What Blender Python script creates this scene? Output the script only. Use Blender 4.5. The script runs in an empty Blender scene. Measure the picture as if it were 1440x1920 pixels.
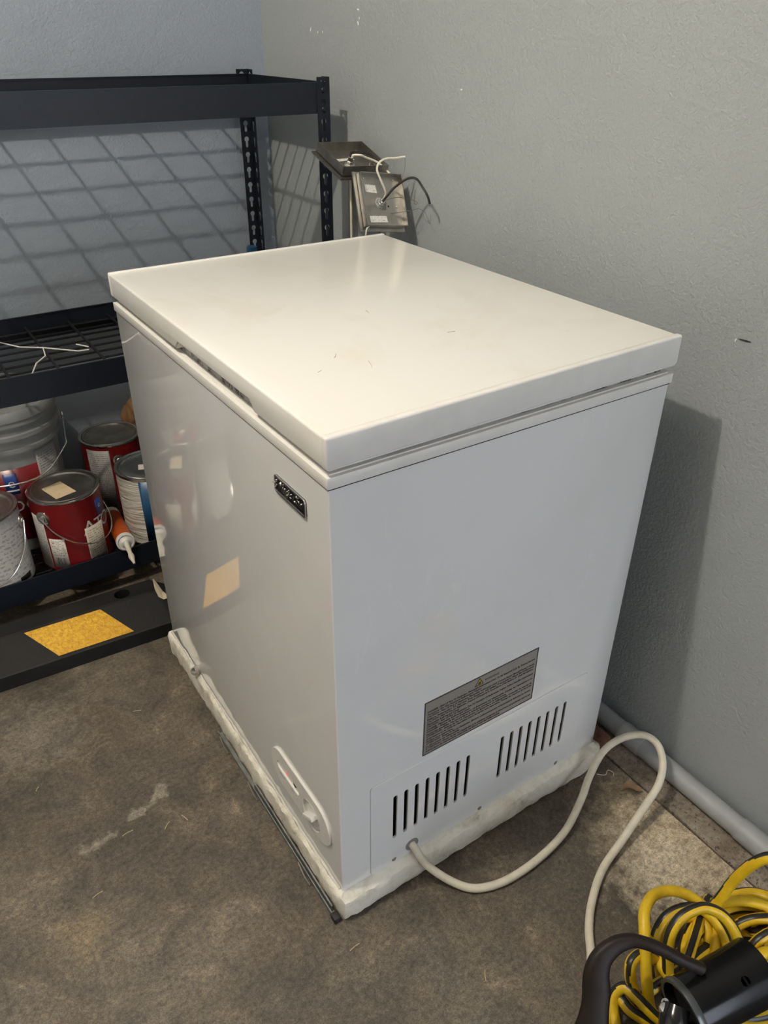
import bpy, bmesh, math, random
from mathutils import Vector, Matrix, noise

random.seed(7)
scene = bpy.context.scene
COL = scene.collection

# ------------------------------------------------------------------ camera
cam_d = bpy.data.cameras.new('camera')
cam = bpy.data.objects.new('camera', cam_d)
COL.objects.link(cam)
cam_d.sensor_fit = 'VERTICAL'
cam_d.sensor_height = 36.0
cam_d.lens = 36.0 * 1463.04 / 1920.0
cam_d.clip_start = 0.02
_r = Vector((0.83430007, -0.55127633, 0.00614809))
_u = Vector((0.28620435, 0.44261835, 0.84980943))
_f = Vector((0.47120109, 0.70723645, -0.52705421))
cam.matrix_world = Matrix(((_r.x, _u.x, -_f.x, -0.35368698),
                           (_r.y, _u.y, -_f.y, -0.64008347),
                           (_r.z, _u.z, -_f.z, 1.21407656),
                           (0, 0, 0, 1)))
scene.camera = cam

# ------------------------------------------------------------------ world, lights, exposure
world = bpy.data.worlds.new('world')
scene.world = world
world.use_nodes = True
_bg = world.node_tree.nodes['Background']
_bg.inputs['Color'].default_value = (0.83, 0.89, 1.0, 1)
_bg.inputs['Strength'].default_value = 8.2

LAMP = Vector((-0.76, 0.19, 2.52))
lamp_d = bpy.data.lights.new('lamp_bulb', 'POINT')
lamp_d.energy = 90
lamp_d.color = (1.0, 0.91, 0.775)
lamp_d.shadow_soft_size = 0.022
lamp_light = bpy.data.objects.new('lamp_bulb', lamp_d)
COL.objects.link(lamp_light)
lamp_light.location = LAMP

vs = scene.view_settings
vs.view_transform = 'Standard'
vs.look = 'None'
vs.gamma = 1.0
vs.exposure = 0.0
vs.use_curve_mapping = False

# ------------------------------------------------------------------ helpers: materials
def newmat(name):
    m = bpy.data.materials.new(name)
    m.use_nodes = True
    nt = m.node_tree
    return m, nt, nt.nodes['Principled BSDF']

def N(nt, t, **kw):
    n = nt.nodes.new(t)
    for k, v in kw.items():
        setattr(n, k, v)
    return n

def ramp(nt, fac, stops):
    r = N(nt, 'ShaderNodeValToRGB')
    el = r.color_ramp.elements
    while len(el) > 1:
        el.remove(el[-1])
    el[0].position = stops[0][0]
    el[0].color = stops[0][1] if len(stops[0][1]) == 4 else (*stops[0][1], 1)
    for p, c in stops[1:]:
        e = el.new(p)
        e.color = c if len(c) == 4 else (*c, 1)
    nt.links.new(fac, r.inputs['Fac'])
    return r.outputs['Color']

def tex_noise(nt, scale, detail=4, rough=0.55, coord=None, dist=0.0):
    n = N(nt, 'ShaderNodeTexNoise')
    n.inputs['Scale'].default_value = scale
    n.inputs['Detail'].default_value = detail
    n.inputs['Roughness'].default_value = rough
    n.inputs['Distortion'].default_value = dist
    if coord is not None:
        nt.links.new(coord, n.inputs['Vector'])
    return n.outputs['Fac']

def objco(nt):
    return N(nt, 'ShaderNodeTexCoord').outputs['Object']

def mixc(nt, fac, a, b, mode='MIX'):
    m = N(nt, 'ShaderNodeMix', data_type='RGBA', blend_type=mode)
    for sock, v in ((m.inputs[0], fac), (m.inputs[6], a), (m.inputs[7], b)):
        if isinstance(v, (int, float)):
            sock.default_value = v
        elif isinstance(v, tuple):
            sock.default_value = v if len(v) == 4 else (*v, 1)
        else:
            nt.links.new(v, sock)
    return m.outputs[2]

def math_(nt, op, a, b=None, clamp=False):
    m = N(nt, 'ShaderNodeMath', operation=op, use_clamp=clamp)
    for i, v in enumerate((a, b)):
        if v is None:
            continue
        if isinstance(v, (int, float)):
            m.inputs[i].default_value = v
        else:
            nt.links.new(v, m.inputs[i])
    return m.outputs[0]

def bump(nt, b, h, strength, distance, prev=None):
    n = N(nt, 'ShaderNodeBump')
    n.inputs['Strength'].default_value = strength
    n.inputs['Distance'].default_value = distance
    nt.links.new(h, n.inputs['Height'])
    if prev is not None:
        nt.links.new(prev, n.inputs['Normal'])
    nt.links.new(n.outputs['Normal'], b.inputs['Normal'])
    return n.outputs['Normal']

def simple(name, col, rough=0.5, metal=0.0, var=0.12, nscale=30, bs=0.0, bscale=200, coat=0.0, spec=0.5):
    """plain procedural material: base colour with slight noise variation and optional fine relief"""
    m, nt, b = newmat(name)
    co = objco(nt)
    f = tex_noise(nt, nscale, 4, 0.6, co)
    lo = tuple(c * (1 - var) for c in col)
    hi = tuple(min(1, c * (1 + var)) for c in col)
    nt.links.new(ramp(nt, f, [(0.3, lo), (0.7, hi)]), b.inputs['Base Color'])
    b.inputs['Roughness'].default_value = rough
    b.inputs['Metallic'].default_value = metal
    b.inputs['Coat Weight'].default_value = coat
    b.inputs['Specular IOR Level'].default_value = spec
    if bs > 0:
        bump(nt, b, tex_noise(nt, bscale, 3, 0.6, co), bs, 0.002)
    return m

M = {}
# freezer sheet metal: glossy enamel, a little wavy
def enamel(name, col, rough, wave, scuff=True):
    m, nt, b = newmat(name)
    co = objco(nt)
    n1 = tex_noise(nt, 14, 5, 0.6, co)
    c = mixc(nt, ramp(nt, n1, [(0.35, (0, 0, 0)), (0.7, (1, 1, 1))]), tuple(x * 0.975 for x in col), col)
    if scuff:
        mp = N(nt, 'ShaderNodeMapping')
        mp.inputs['Scale'].default_value = (9, 9, 3)
        mp.inputs['Rotation'].default_value = (0.3, 0.8, 0.4)
        nt.links.new(co, mp.inputs['Vector'])
        s = tex_noise(nt, 1.6, 8, 0.75, mp.outputs['Vector'], 1.4)
        c = mixc(nt, ramp(nt, s, [(0.60, (0, 0, 0)), (0.66, (0.22, 0.22, 0.22)), (0.70, (0, 0, 0))]), c, (0.92, 0.92, 0.92))
    nt.links.new(c, b.inputs['Base Color'])
    r = tex_noise(nt, 9, 5, 0.7, co)
    nt.links.new(ramp(nt, r, [(0.3, (rough * 0.8,) * 3), (0.75, (rough * 1.3,) * 3)]), b.inputs['Roughness'])
    b.inputs['Coat Weight'].default_value = 0.55
    b.inputs['Coat Roughness'].default_value = 0.015
    b.inputs['Coat IOR'].default_value = 1.6
    w = tex_noise(nt, 3.0, 3, 0.5, co, 0.6)
    nrm = bump(nt, b, w, wave, 0.02)
    bump(nt, b, tex_noise(nt, 700, 2, 0.5, co), 0.02, 0.0006, nrm)
    return m
M['enamel'] = enamel('white_enamel', (0.78, 0.78, 0.77), 0.03, 0.055)
# lid top: same white but worn and scratched
def lidmat():
    m, nt, b = newmat('white_lid')
    co = objco(nt)
    n1 = tex_noise(nt, 5, 7, 0.7, co, 0.5)
    c = mixc(nt, ramp(nt, n1, [(0.5, (0, 0, 0)), (0.78, (1, 1, 1))]), (0.80, 0.785, 0.745), (0.74, 0.71, 0.62))
    n2 = tex_noise(nt, 60, 4, 0.8, co)
    c = mixc(nt, ramp(nt, n2, [(0.68, (0, 0, 0)), (0.76, (0.35, 0.35, 0.35))]), c, (0.55, 0.50, 0.40))
    nt.links.new(c, b.inputs['Base Color'])
    b.inputs['Roughness'].default_value = 0.24
    bump(nt, b, tex_noise(nt, 420, 2, 0.5, co), 0.05, 0.001)
    return m
M['lid'] = lidmat()
M['trim_white'] = simple('white_plastic', (0.76, 0.74, 0.70), 0.3, var=0.04)
def gasketmat():
    m, nt, b = newmat('grey_gasket')
    co = objco(nt)
    f = tex_noise(nt, 45, 6, 0.8, co)
    nt.links.new(ramp(nt, f, [(0.42, (0.03, 0.03, 0.028)), (0.52, (0.42, 0.41, 0.39))]), b.inputs['Base Color'])
    b.inputs['Roughness'].default_value = 0.55
    return m
M['gasket'] = gasketmat()
M['black'] = simple('matte_black', (0.012, 0.012, 0.012), 0.55)
M['cavity'] = simple('dark_cavity', (0.006, 0.006, 0.006), 0.9, spec=0.1)
M['gloss_black'] = simple('gloss_black_plastic', (0.012, 0.012, 0.013), 0.16, var=0.2)
M['shelf'] = simple('black_powder_coat', (0.0085, 0.0115, 0.018), 0.36, var=0.15, nscale=60, bs=0.12, bscale=900, spec=0.3)  # black coat; the blue reflected daylight is mixed into the base colour
M['wire'] = simple('black_wire', (0.006, 0.006, 0.0065), 0.45, spec=0.3)
M['steel'] = simple('worn_steel', (0.50, 0.48, 0.44), 0.32, 1.0, var=0.25, nscale=18)
M['dark_steel'] = simple('tarnished_steel', (0.34, 0.32, 0.28), 0.38, 1.0, var=0.25, nscale=25)
M['chrome'] = simple('bright_metal', (0.72, 0.71, 0.68), 0.18, 1.0, var=0.08)
M['galv'] = simple('galvanised_steel', (0.30, 0.31, 0.30), 0.5, 0.8, var=0.3, nscale=40)
M['badge_metal'] = simple('badge_metal', (0.5, 0.5, 0.48), 0.3, 1.0)
M['cord_white'] = simple('cream_cord', (0.66, 0.61, 0.49), 0.5, var=0.1, nscale=50)
M['white_cable'] = simple('white_cable', (0.72, 0.68, 0.56), 0.45)
M['black_cable'] = simple('black_cable', (0.014, 0.013, 0.012), 0.4)
M['thin_wire'] = simple('thin_grey_wire', (0.22, 0.22, 0.20), 0.4, 0.8)
M['red'] = simple('red_paint_label', (0.15, 0.004, 0.006), 0.28, var=0.15, nscale=12)
M['paper'] = simple('paper_white', (0.62, 0.58, 0.50), 0.6, var=0.07)
M['tan_paper'] = simple('tan_sticker', (0.66, 0.53, 0.33), 0.6, var=0.06)
M['blue'] = simple('blue_print', (0.012, 0.045, 0.22), 0.35)
M['blue_label'] = simple('blue_label', (0.012, 0.07, 0.16), 0.35)
M['white_print'] = simple('white_print', (0.65, 0.63, 0.60), 0.5)
M['grey_plastic'] = simple('grey_bucket_plastic', (0.22, 0.225, 0.22), 0.36, var=0.08)
M['orange'] = simple('orange_tube', (0.42, 0.07, 0.012), 0.35, var=0.25, nscale=25)
M['white_plastic'] = simple('nozzle_white', (0.72, 0.70, 0.66), 0.35)
M['nozzle'] = simple('nozzle_cream', (0.60, 0.56, 0.46), 0.4)
M['cardboard'] = simple('brown_paper', (0.30, 0.17, 0.075), 0.8, var=0.25, nscale=20)
M['yellow_cord'] = simple('yellow_cord', (0.70, 0.46, 0.014), 0.4, var=0.15, nscale=35)
M['brown_black'] = simple('brown_black_rubber', (0.015, 0.010, 0.008), 0.5, var=0.25, bs=0.1, bscale=300, spec=0.25)
M['brick'] = simple('brick_red', (0.17, 0.075, 0.05), 0.9, var=0.4, nscale=40, bs=0.4)
M['leaf'] = simple('dry_leaf', (0.32, 0.21, 0.12), 0.8, var=0.3)
M['scratch'] = simple('paint_scratch', (0.50, 0.45, 0.36), 0.6)
M['straw'] = simple('straw', (0.45, 0.36, 0.20), 0.8)
M['tear'] = simple('torn_paper', (0.50, 0.43, 0.32), 0.8)
M['led_strip'] = simple('strip_white', (0.8, 0.78, 0.74), 0.35)
M['mark'] = simple('white_chip', (0.85, 0.84, 0.82), 0.7)
M['dark_mark'] = simple('dark_gouge', (0.02, 0.02, 0.02), 0.8)

def led():
    m, nt, b = newmat('red_led')
    co = objco(nt)
    nt.links.new(ramp(nt, tex_noise(nt, 80, 1, 0.5, co), [(0, (0.8, 0.03, 0.02)), (1, (0.9, 0.05, 0.03))]), b.inputs['Base Color'])
    b.inputs['Emission Color'].default_value = (1.0, 0.08, 0.05, 1)
    b.inputs['Emission Strength'].default_value = 1.2
    return m
M['led'] = led()

def foam():
    m, nt, b = newmat('dirty_styrofoam')
    co = objco(nt)
    n = tex_noise(nt, 16, 7, 0.7, co, 0.4)
    c = ramp(nt, n, [(0.30, (0.30, 0.27, 0.20)), (0.40, (0.60, 0.56, 0.46)), (0.55, (0.78, 0.74, 0.64)), (0.8, (0.86, 0.83, 0.75))])
    n2 = tex_noise(nt, 5, 4, 0.6, co)
    c = mixc(nt, ramp(nt, n2, [(0.6, (0, 0, 0)), (0.75, (0.6, 0.6, 0.6))]), c, (0.52, 0.38, 0.18))
    nt.links.new(c, b.inputs['Base Color'])
    b.inputs['Roughness'].default_value = 0.75
    v = N(nt, 'ShaderNodeTexVoronoi')
    v.inputs['Scale'].default_value = 260
    nt.links.new(co, v.inputs['Vector'])
    nrm = bump(nt, b, v.outputs['Distance'], 0.25, 0.002)
    bump(nt, b, n, 0.5, 0.006, nrm)
    return m
M['foam'] = foam()

def clear():
    m, nt, b = newmat('clear_tape')
    co = objco(nt)
    nt.links.new(ramp(nt, tex_noise(nt, 60, 4, 0.6, co), [(0.3, (0.6, 0.57, 0.5)), (0.7, (0.85, 0.83, 0.78))]), b.inputs['Base Color'])
    b.inputs['Roughness'].default_value = 0.15
    b.inputs['Transmission Weight'].default_value = 0.45
    return m
M['clear'] = clear()

def wallmat(name, col):
    m, nt, b = newmat(name)
    co = objco(nt)
    n = tex_noise(nt, 1.3, 4, 0.6, co)
    c = ramp(nt, n, [(0.3, tuple(x * 0.95 for x in col)), (0.7, tuple(min(1, x * 1.04) for x in col))])
    nt.links.new(c, b.inputs['Base Color'])
    b.inputs['Roughness'].default_value = 0.48
    n1 = tex_noise(nt, 150, 3, 0.55, co, 0.5)
    n2 = tex_noise(nt, 260, 2, 0.5, co)
    nrm = bump(nt, b, ramp(nt, n1, [(0.38, (0, 0, 0)), (0.62, (1, 1, 1))]), 0.26, 0.003)
    bump(nt, b, n2, 0.18, 0.002, nrm)
    return m
M['wall'] = wallmat('grey_wall_paint', (0.342, 0.368, 0.374))
M['wall_back'] = wallmat('wall_paint_blue_lit', (0.285, 0.325, 0.375))  # same grey paint, with the blue daylight on this wall put into it
M['ceiling'] = wallmat('ceiling_paint', (0.78, 0.77, 0.74))
M['pipe'] = simple('grey_painted_pipe', (0.30, 0.31, 0.31), 0.5, var=0.08, nscale=25)

def concrete():
    m, nt, b = newmat('stained_concrete')
    co = N(nt, 'ShaderNodeNewGeometry').outputs['Position']
    n1 = tex_noise(nt, 2.6, 8, 0.62, co, 0.7)
    n2 = tex_noise(nt, 11, 9, 0.72, co, 0.9)
    n3 = tex_noise(nt, 130, 6, 0.75, co)
    n4 = tex_noise(nt, 480, 3, 0.7, co)
    c1 = ramp(nt, n1, [(0.30, (0.055, 0.047, 0.037)), (0.5, (0.096, 0.081, 0.063)), (0.70, (0.152, 0.132, 0.106))])
    c2 = ramp(nt, n2, [(0.30, (0.50, 0.50, 0.51)), (0.46, (0.90, 0.90, 0.90)), (0.58, (1.2, 1.17, 1.1)), (0.68, (2.0, 1.9, 1.75))])
    c = mixc(nt, 1.0, c1, c2, 'MULTIPLY')
    sep = N(nt, 'ShaderNodeSeparateXYZ')
    nt.links.new(co, sep.inputs[0])
    X, Y = sep.outputs[0], sep.outputs[1]
    # pale efflorescence with lamplight painted in, and drip stains: warped round patches on the slab
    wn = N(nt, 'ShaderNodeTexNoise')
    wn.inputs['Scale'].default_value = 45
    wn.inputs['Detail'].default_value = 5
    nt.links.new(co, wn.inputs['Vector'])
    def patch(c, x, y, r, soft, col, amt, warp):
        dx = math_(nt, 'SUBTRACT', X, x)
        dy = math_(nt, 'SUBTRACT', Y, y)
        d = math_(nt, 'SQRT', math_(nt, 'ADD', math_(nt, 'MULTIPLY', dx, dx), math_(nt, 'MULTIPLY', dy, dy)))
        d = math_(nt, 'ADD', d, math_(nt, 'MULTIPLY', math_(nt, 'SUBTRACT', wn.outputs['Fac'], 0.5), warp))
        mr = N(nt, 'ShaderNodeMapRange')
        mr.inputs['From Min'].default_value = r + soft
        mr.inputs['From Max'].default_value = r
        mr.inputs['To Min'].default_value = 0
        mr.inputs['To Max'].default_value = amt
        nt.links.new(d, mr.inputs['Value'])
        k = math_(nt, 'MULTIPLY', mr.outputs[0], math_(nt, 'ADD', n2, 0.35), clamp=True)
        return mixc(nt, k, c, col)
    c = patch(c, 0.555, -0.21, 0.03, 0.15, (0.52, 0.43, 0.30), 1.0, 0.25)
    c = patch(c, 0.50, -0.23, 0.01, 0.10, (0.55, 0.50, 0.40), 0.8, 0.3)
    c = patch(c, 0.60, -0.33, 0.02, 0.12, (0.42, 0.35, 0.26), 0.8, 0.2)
    pale = (0.30, 0.27, 0.22)
    for (px, py, pr) in ((-0.276, 0.347, 0.010), (-0.297, 0.343, 0.006), (-0.319, 0.339, 0.007), (-0.218, 0.367, 0.010),
                         (-0.187, 0.375, 0.010), (-0.159, 0.391, 0.014)):
        c = patch(c, px, py, pr * 0.7, 0.008, pale, 0.62, 0.05)
    c = patch(c, -0.36, 0.19, 0.015, 0.05, (0.20, 0.155, 0.09), 0.6, 0.12)
    c = patch(c, -0.33, 0.66, 0.03, 0.10, (0.26, 0.23, 0.19), 0.5, 0.25)
    c = patch(c, 0.38, -0.13, 0.03, 0.10, (0.07, 0.065, 0.055), 0.6, 0.2)
    c3 = ramp(nt, n3, [(0.36, (0.50, 0.48, 0.46)), (0.5, (1, 1, 1)), (0.64, (1.5, 1.48, 1.42))])
    c = mixc(nt, 0.85, c, c3, 'MULTIPLY')
    c4 = ramp(nt, n4, [(0.38, (0.62, 0.61, 0.60)), (0.62, (1.4, 1.38, 1.34))])
    c = mixc(nt, 0.8, c, c4, 'MULTIPLY')
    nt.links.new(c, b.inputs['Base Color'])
    b.inputs['Roughness'].default_value = 0.58
    nrm = bump(nt, b, n3, 0.25, 0.003)
    bump(nt, b, n4, 0.12, 0.001, nrm)
    return m
M['concrete'] = concrete()
def ledgemat():
    m, nt, b = newmat('rough_concrete_edge')
    co = N(nt, 'ShaderNodeNewGeometry').outputs['Position']
    n2 = tex_noise(nt, 70, 8, 0.75, co)
    n1 = tex_noise(nt, 14, 5, 0.65, co)
    n3 = tex_noise(nt, 160, 4, 0.7, co)
    c = ramp(nt, n2, [(0.34, (0.10, 0.078, 0.058)), (0.46, (0.23, 0.19, 0.145)), (0.62, (0.33, 0.285, 0.225)), (0.75, (0.42, 0.38, 0.31))])
    c = mixc(nt, ramp(nt, n1, [(0.5, (0, 0, 0)), (0.68, (0.65, 0.65, 0.65))]), c, (0.13, 0.085, 0.055))
    c = mixc(nt, ramp(nt, n3, [(0.36, (0.9, 0.9, 0.9)), (0.42, (0, 0, 0))]), c, (0.035, 0.028, 0.022))
    nt.links.new(c, b.inputs['Base Color'])
    b.inputs['Roughness'].default_value = 0.85
    bump(nt, b, n2, 0.7, 0.006)
    return m
M['ledge'] = ledgemat()
M['outdoor'] = simple('outdoor_paving', (0.33, 0.33, 0.34), 0.8, var=0.15, nscale=4)

def rubber():
    m, nt, b = newmat('black_rubber')
    co = objco(nt)
    n = tex_noise(nt, 8, 7, 0.7, co)
    n2 = tex_noise(nt, 240, 3, 0.7, co)
    c = ramp(nt, n, [(0.3, (0.007, 0.007, 0.007)), (0.6, (0.013, 0.0125, 0.012)), (0.8, (0.028, 0.026, 0.024))])
    nt.links.new(c, b.inputs['Base Color'])
    b.inputs['Roughness'].default_value = 0.6
    b.inputs['Specular IOR Level'].default_value = 0.25
    bump(nt, b, n2, 0.25, 0.002)
    return m
M['rubber'] = rubber()
def yellowtape():
    m, nt, b = newmat('yellow_reflective')
    co = objco(nt)
    n = tex_noise(nt, 130, 3, 0.55, co, 0.8)
    n1 = tex_noise(nt, 15, 4, 0.6, co)
    c = ramp(nt, n, [(0.34, (0.50, 0.24, 0.006)), (0.52, (0.68, 0.37, 0.012)), (0.68, (0.80, 0.47, 0.03))])
    c = mixc(nt, ramp(nt, n1, [(0.4, (0, 0, 0)), (0.72, (0.5, 0.5, 0.5))]), c, (0.55, 0.27, 0.008))
    nt.links.new(c, b.inputs['Base Color'])
    b.inputs['Roughness'].default_value = 0.5
    bump(nt, b, n, 0.5, 0.003)
    return m
M['yellow'] = yellowtape()

# printed paper: rows of small dark marks driven by the sheet's own UVs
def printed(name, paper, ink, rows, cols, density=0.5, barcode=False, rough=0.55, metal=0.0):
    m, nt, b = newmat(name)
    uv = N(nt, 'ShaderNodeTexCoord').outputs['UV']
    sep = N(nt, 'ShaderNodeSeparateXYZ')
    nt.links.new(uv, sep.inputs[0])
    U, V = sep.outputs[0], sep.outputs[1]
    fr = math_(nt, 'FRACT', math_(nt, 'MULTIPLY', V, rows))
    rowm = math_(nt, 'MULTIPLY', math_(nt, 'GREATER_THAN', fr, 0.30), math_(nt, 'LESS_THAN', fr, 0.74))
    cmb = N(nt, 'ShaderNodeCombineXYZ')
    nt.links.new(math_(nt, 'MULTIPLY', U, cols), cmb.inputs[0])
    nt.links.new(math_(nt, 'MULTIPLY', math_(nt, 'FLOOR', math_(nt, 'MULTIPLY', V, rows)), 7.3), cmb.inputs[1])
    nf = tex_noise(nt, 1.0, 2, 0.6, cmb.outputs[0])
    ink_m = math_(nt, 'MULTIPLY', rowm, math_(nt, 'GREATER_THAN', nf, 1 - density))
    mu = math_(nt, 'MULTIPLY', math_(nt, 'GREATER_THAN', U, 0.07), math_(nt, 'LESS_THAN', U, 0.93))
    mv = math_(nt, 'MULTIPLY', math_(nt, 'GREATER_THAN', V, 0.06), math_(nt, 'LESS_THAN', V, 0.95))
    ink_m = math_(nt, 'MULTIPLY', ink_m, math_(nt, 'MULTIPLY', mu, mv))
    if barcode:
        inb = math_(nt, 'MULTIPLY', math_(nt, 'GREATER_THAN', V, 0.10), math_(nt, 'LESS_THAN', V, 0.36))
        inb = math_(nt, 'MULTIPLY', inb, math_(nt, 'MULTIPLY', math_(nt, 'GREATER_THAN', U, 0.2), math_(nt, 'LESS_THAN', U, 0.85)))
        c2 = N(nt, 'ShaderNodeCombineXYZ')
        nt.links.new(math_(nt, 'MULTIPLY', U, 26), c2.inputs[0])
        bars = math_(nt, 'GREATER_THAN', tex_noise(nt, 1.0, 1, 0.5, c2.outputs[0]), 0.5)
        top = math_(nt, 'GREATER_THAN', V, 0.40)
        ink_m = math_(nt, 'ADD', math_(nt, 'MULTIPLY', ink_m, top), math_(nt, 'MULTIPLY', inb, bars), clamp=True)
    co = objco(nt)
    pc = ramp(nt, tex_noise(nt, 30, 4, 0.6, co), [(0.3, tuple(x * 0.88 for x in paper)), (0.7, paper)])
    c = mixc(nt, ink_m, pc, ink)
    nt.links.new(c, b.inputs['Base Color'])
    b.inputs['Roughness'].default_value = rough
    b.inputs['Metallic'].default_value = metal
    return m
M['print_info'] = printed('printed_info', (0.52, 0.50, 0.45), (0.10, 0.10, 0.10), 26, 34, 0.52)
M['print_barcode'] = printed('printed_barcode', (0.66, 0.62, 0.55), (0.05, 0.05, 0.05), 22, 16, 0.5, True)
M['print_price'] = printed('printed_price', (0.56, 0.50, 0.40), (0.20, 0.17, 0.13), 16, 15, 0.5)
M['print_small'] = printed('printed_small', (0.78, 0.76, 0.70), (0.25, 0.24, 0.22), 5, 18, 0.45)
M['print_dark'] = printed('printed_dark', (0.30, 0.29, 0.28), (0.10, 0.10, 0.10), 30, 34, 0.52)
M['print_tan'] = printed('printed_tan', (0.68, 0.54, 0.34), (0.45, 0.28, 0.14), 10, 14, 0.38)
M['warn_label'] = simple('silver_label', (0.34, 0.32, 0.30), 0.42, 0.35, var=0.04)
M['warn_border'] = simple('label_border', (0.05, 0.045, 0.045), 0.5)
M['warn_yellow'] = simple('warn_yellow', (0.45, 0.36, 0.03), 0.5)

def greycan():
    m, nt, b = newmat('worn_grey_label')
    uv = N(nt, 'ShaderNodeTexCoord').outputs['Object']
    n = tex_noise(nt, 26, 7, 0.75, uv, 0.8)
    sep = N(nt, 'ShaderNodeSeparateXYZ')
    nt.links.new(uv, sep.inputs[0])
    h = N(nt, 'ShaderNodeMapRange')
    h.inputs['From Min'].default_value = 0.19
    h.inputs['From Max'].default_value = 0.15
    nt.links.new(math_(nt, 'ADD', sep.outputs[2], math_(nt, 'MULTIPLY', math_(nt, 'SUBTRACT', n, 0.5), 0.08)), h.inputs['Value'])
    c = mixc(nt, h.outputs[0], (0.28, 0.28, 0.29), (0.46, 0.45, 0.42))
    fr = math_(nt, 'FRACT', math_(nt, 'MULTIPLY', sep.outputs[2], 95))
    txt = math_(nt, 'MULTIPLY', math_(nt, 'GREATER_THAN', fr, 0.45), math_(nt, 'GREATER_THAN', tex_noise(nt, 120, 2, 0.6, uv), 0.52))
    txt = math_(nt, 'MULTIPLY', txt, math_(nt, 'MULTIPLY', h.outputs[0], 0.55))
    c = mixc(nt, txt, c, (0.12, 0.12, 0.12))
    c = mixc(nt, ramp(nt, n, [(0.55, (0, 0, 0)), (0.64, (0.7, 0.7, 0.7))]), c, (0.6, 0.58, 0.54))
    nt.links.new(c, b.inputs['Base Color'])
    b.inputs['Roughness'].default_value = 0.45
    return m
M['greycan'] = greycan()
def whitecan():
    m, nt, b = newmat('wrinkled_white_label')
    co = objco(nt)
    mp = N(nt, 'ShaderNodeMapping')
    mp.inputs['Scale'].default_value = (4, 4, 42)
    nt.links.new(co, mp.inputs['Vector'])
    n = tex_noise(nt, 1.6, 4, 0.6, mp.outputs['Vector'], 1.2)
    n2 = tex_noise(nt, 12, 6, 0.7, co)
    c = ramp(nt, n2, [(0.35, (0.48, 0.44, 0.36)), (0.6, (0.62, 0.60, 0.55))])
    nt.links.new(c, b.inputs['Base Color'])
    b.inputs['Roughness'].default_value = 0.5
    bump(nt, b, n, 0.9, 0.012)
    return m
M['whitecan'] = whitecan()

# ------------------------------------------------------------------ helpers: objects
def tag(o, label=None, cat=None, group=None, kind=None):
    if label: o['label'] = label
    if cat: o['category'] = cat
    if group: o['group'] = group
    if kind: o['kind'] = kind
    return o

def thing(name, loc, label, cat, group=None):
    o = bpy.data.objects.new(name, None)
    o.empty_display_size = 0.02
    o.location = loc
    COL.objects.link(o)
    return tag(o, label, cat, group)

def attach(o, parent):
    """parent o (modelled in world coordinates) to parent without moving it"""
    if parent is not None:
        o.parent = parent
        loc = Vector((0, 0, 0))
        p = parent
        while p is not None:
            loc += Vector(p.location)
            p = p.parent
        o.location = Vector(o.location) - loc

def obj(name, me, mat, parent=None, smooth=False):
    o = bpy.data.objects.new(name, me)
    COL.objects.link(o)
    mats = mat if isinstance(mat, (list, tuple)) else [mat]
    for x in mats:
        me.materials.append(M[x] if isinstance(x, str) else x)
    if smooth:
        for p in me.polygons:
            p.use_smooth = True
    # origin at the mesh centre
    vs_ = [v.co for v in me.vertices]
    if vs_:
        lo = Vector((min(v.x for v in vs_), min(v.y for v in vs_), min(v.z for v in vs_)))
        hi = Vector((max(v.x for v in vs_), max(v.y for v in vs_), max(v.z for v in vs_)))
        c = Vector(((lo.x + hi.x) / 2, (lo.y + hi.y) / 2, lo.z))
        me.transform(Matrix.Translation(-c))
        o.location = c
    attach(o, parent)
    return o

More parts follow.
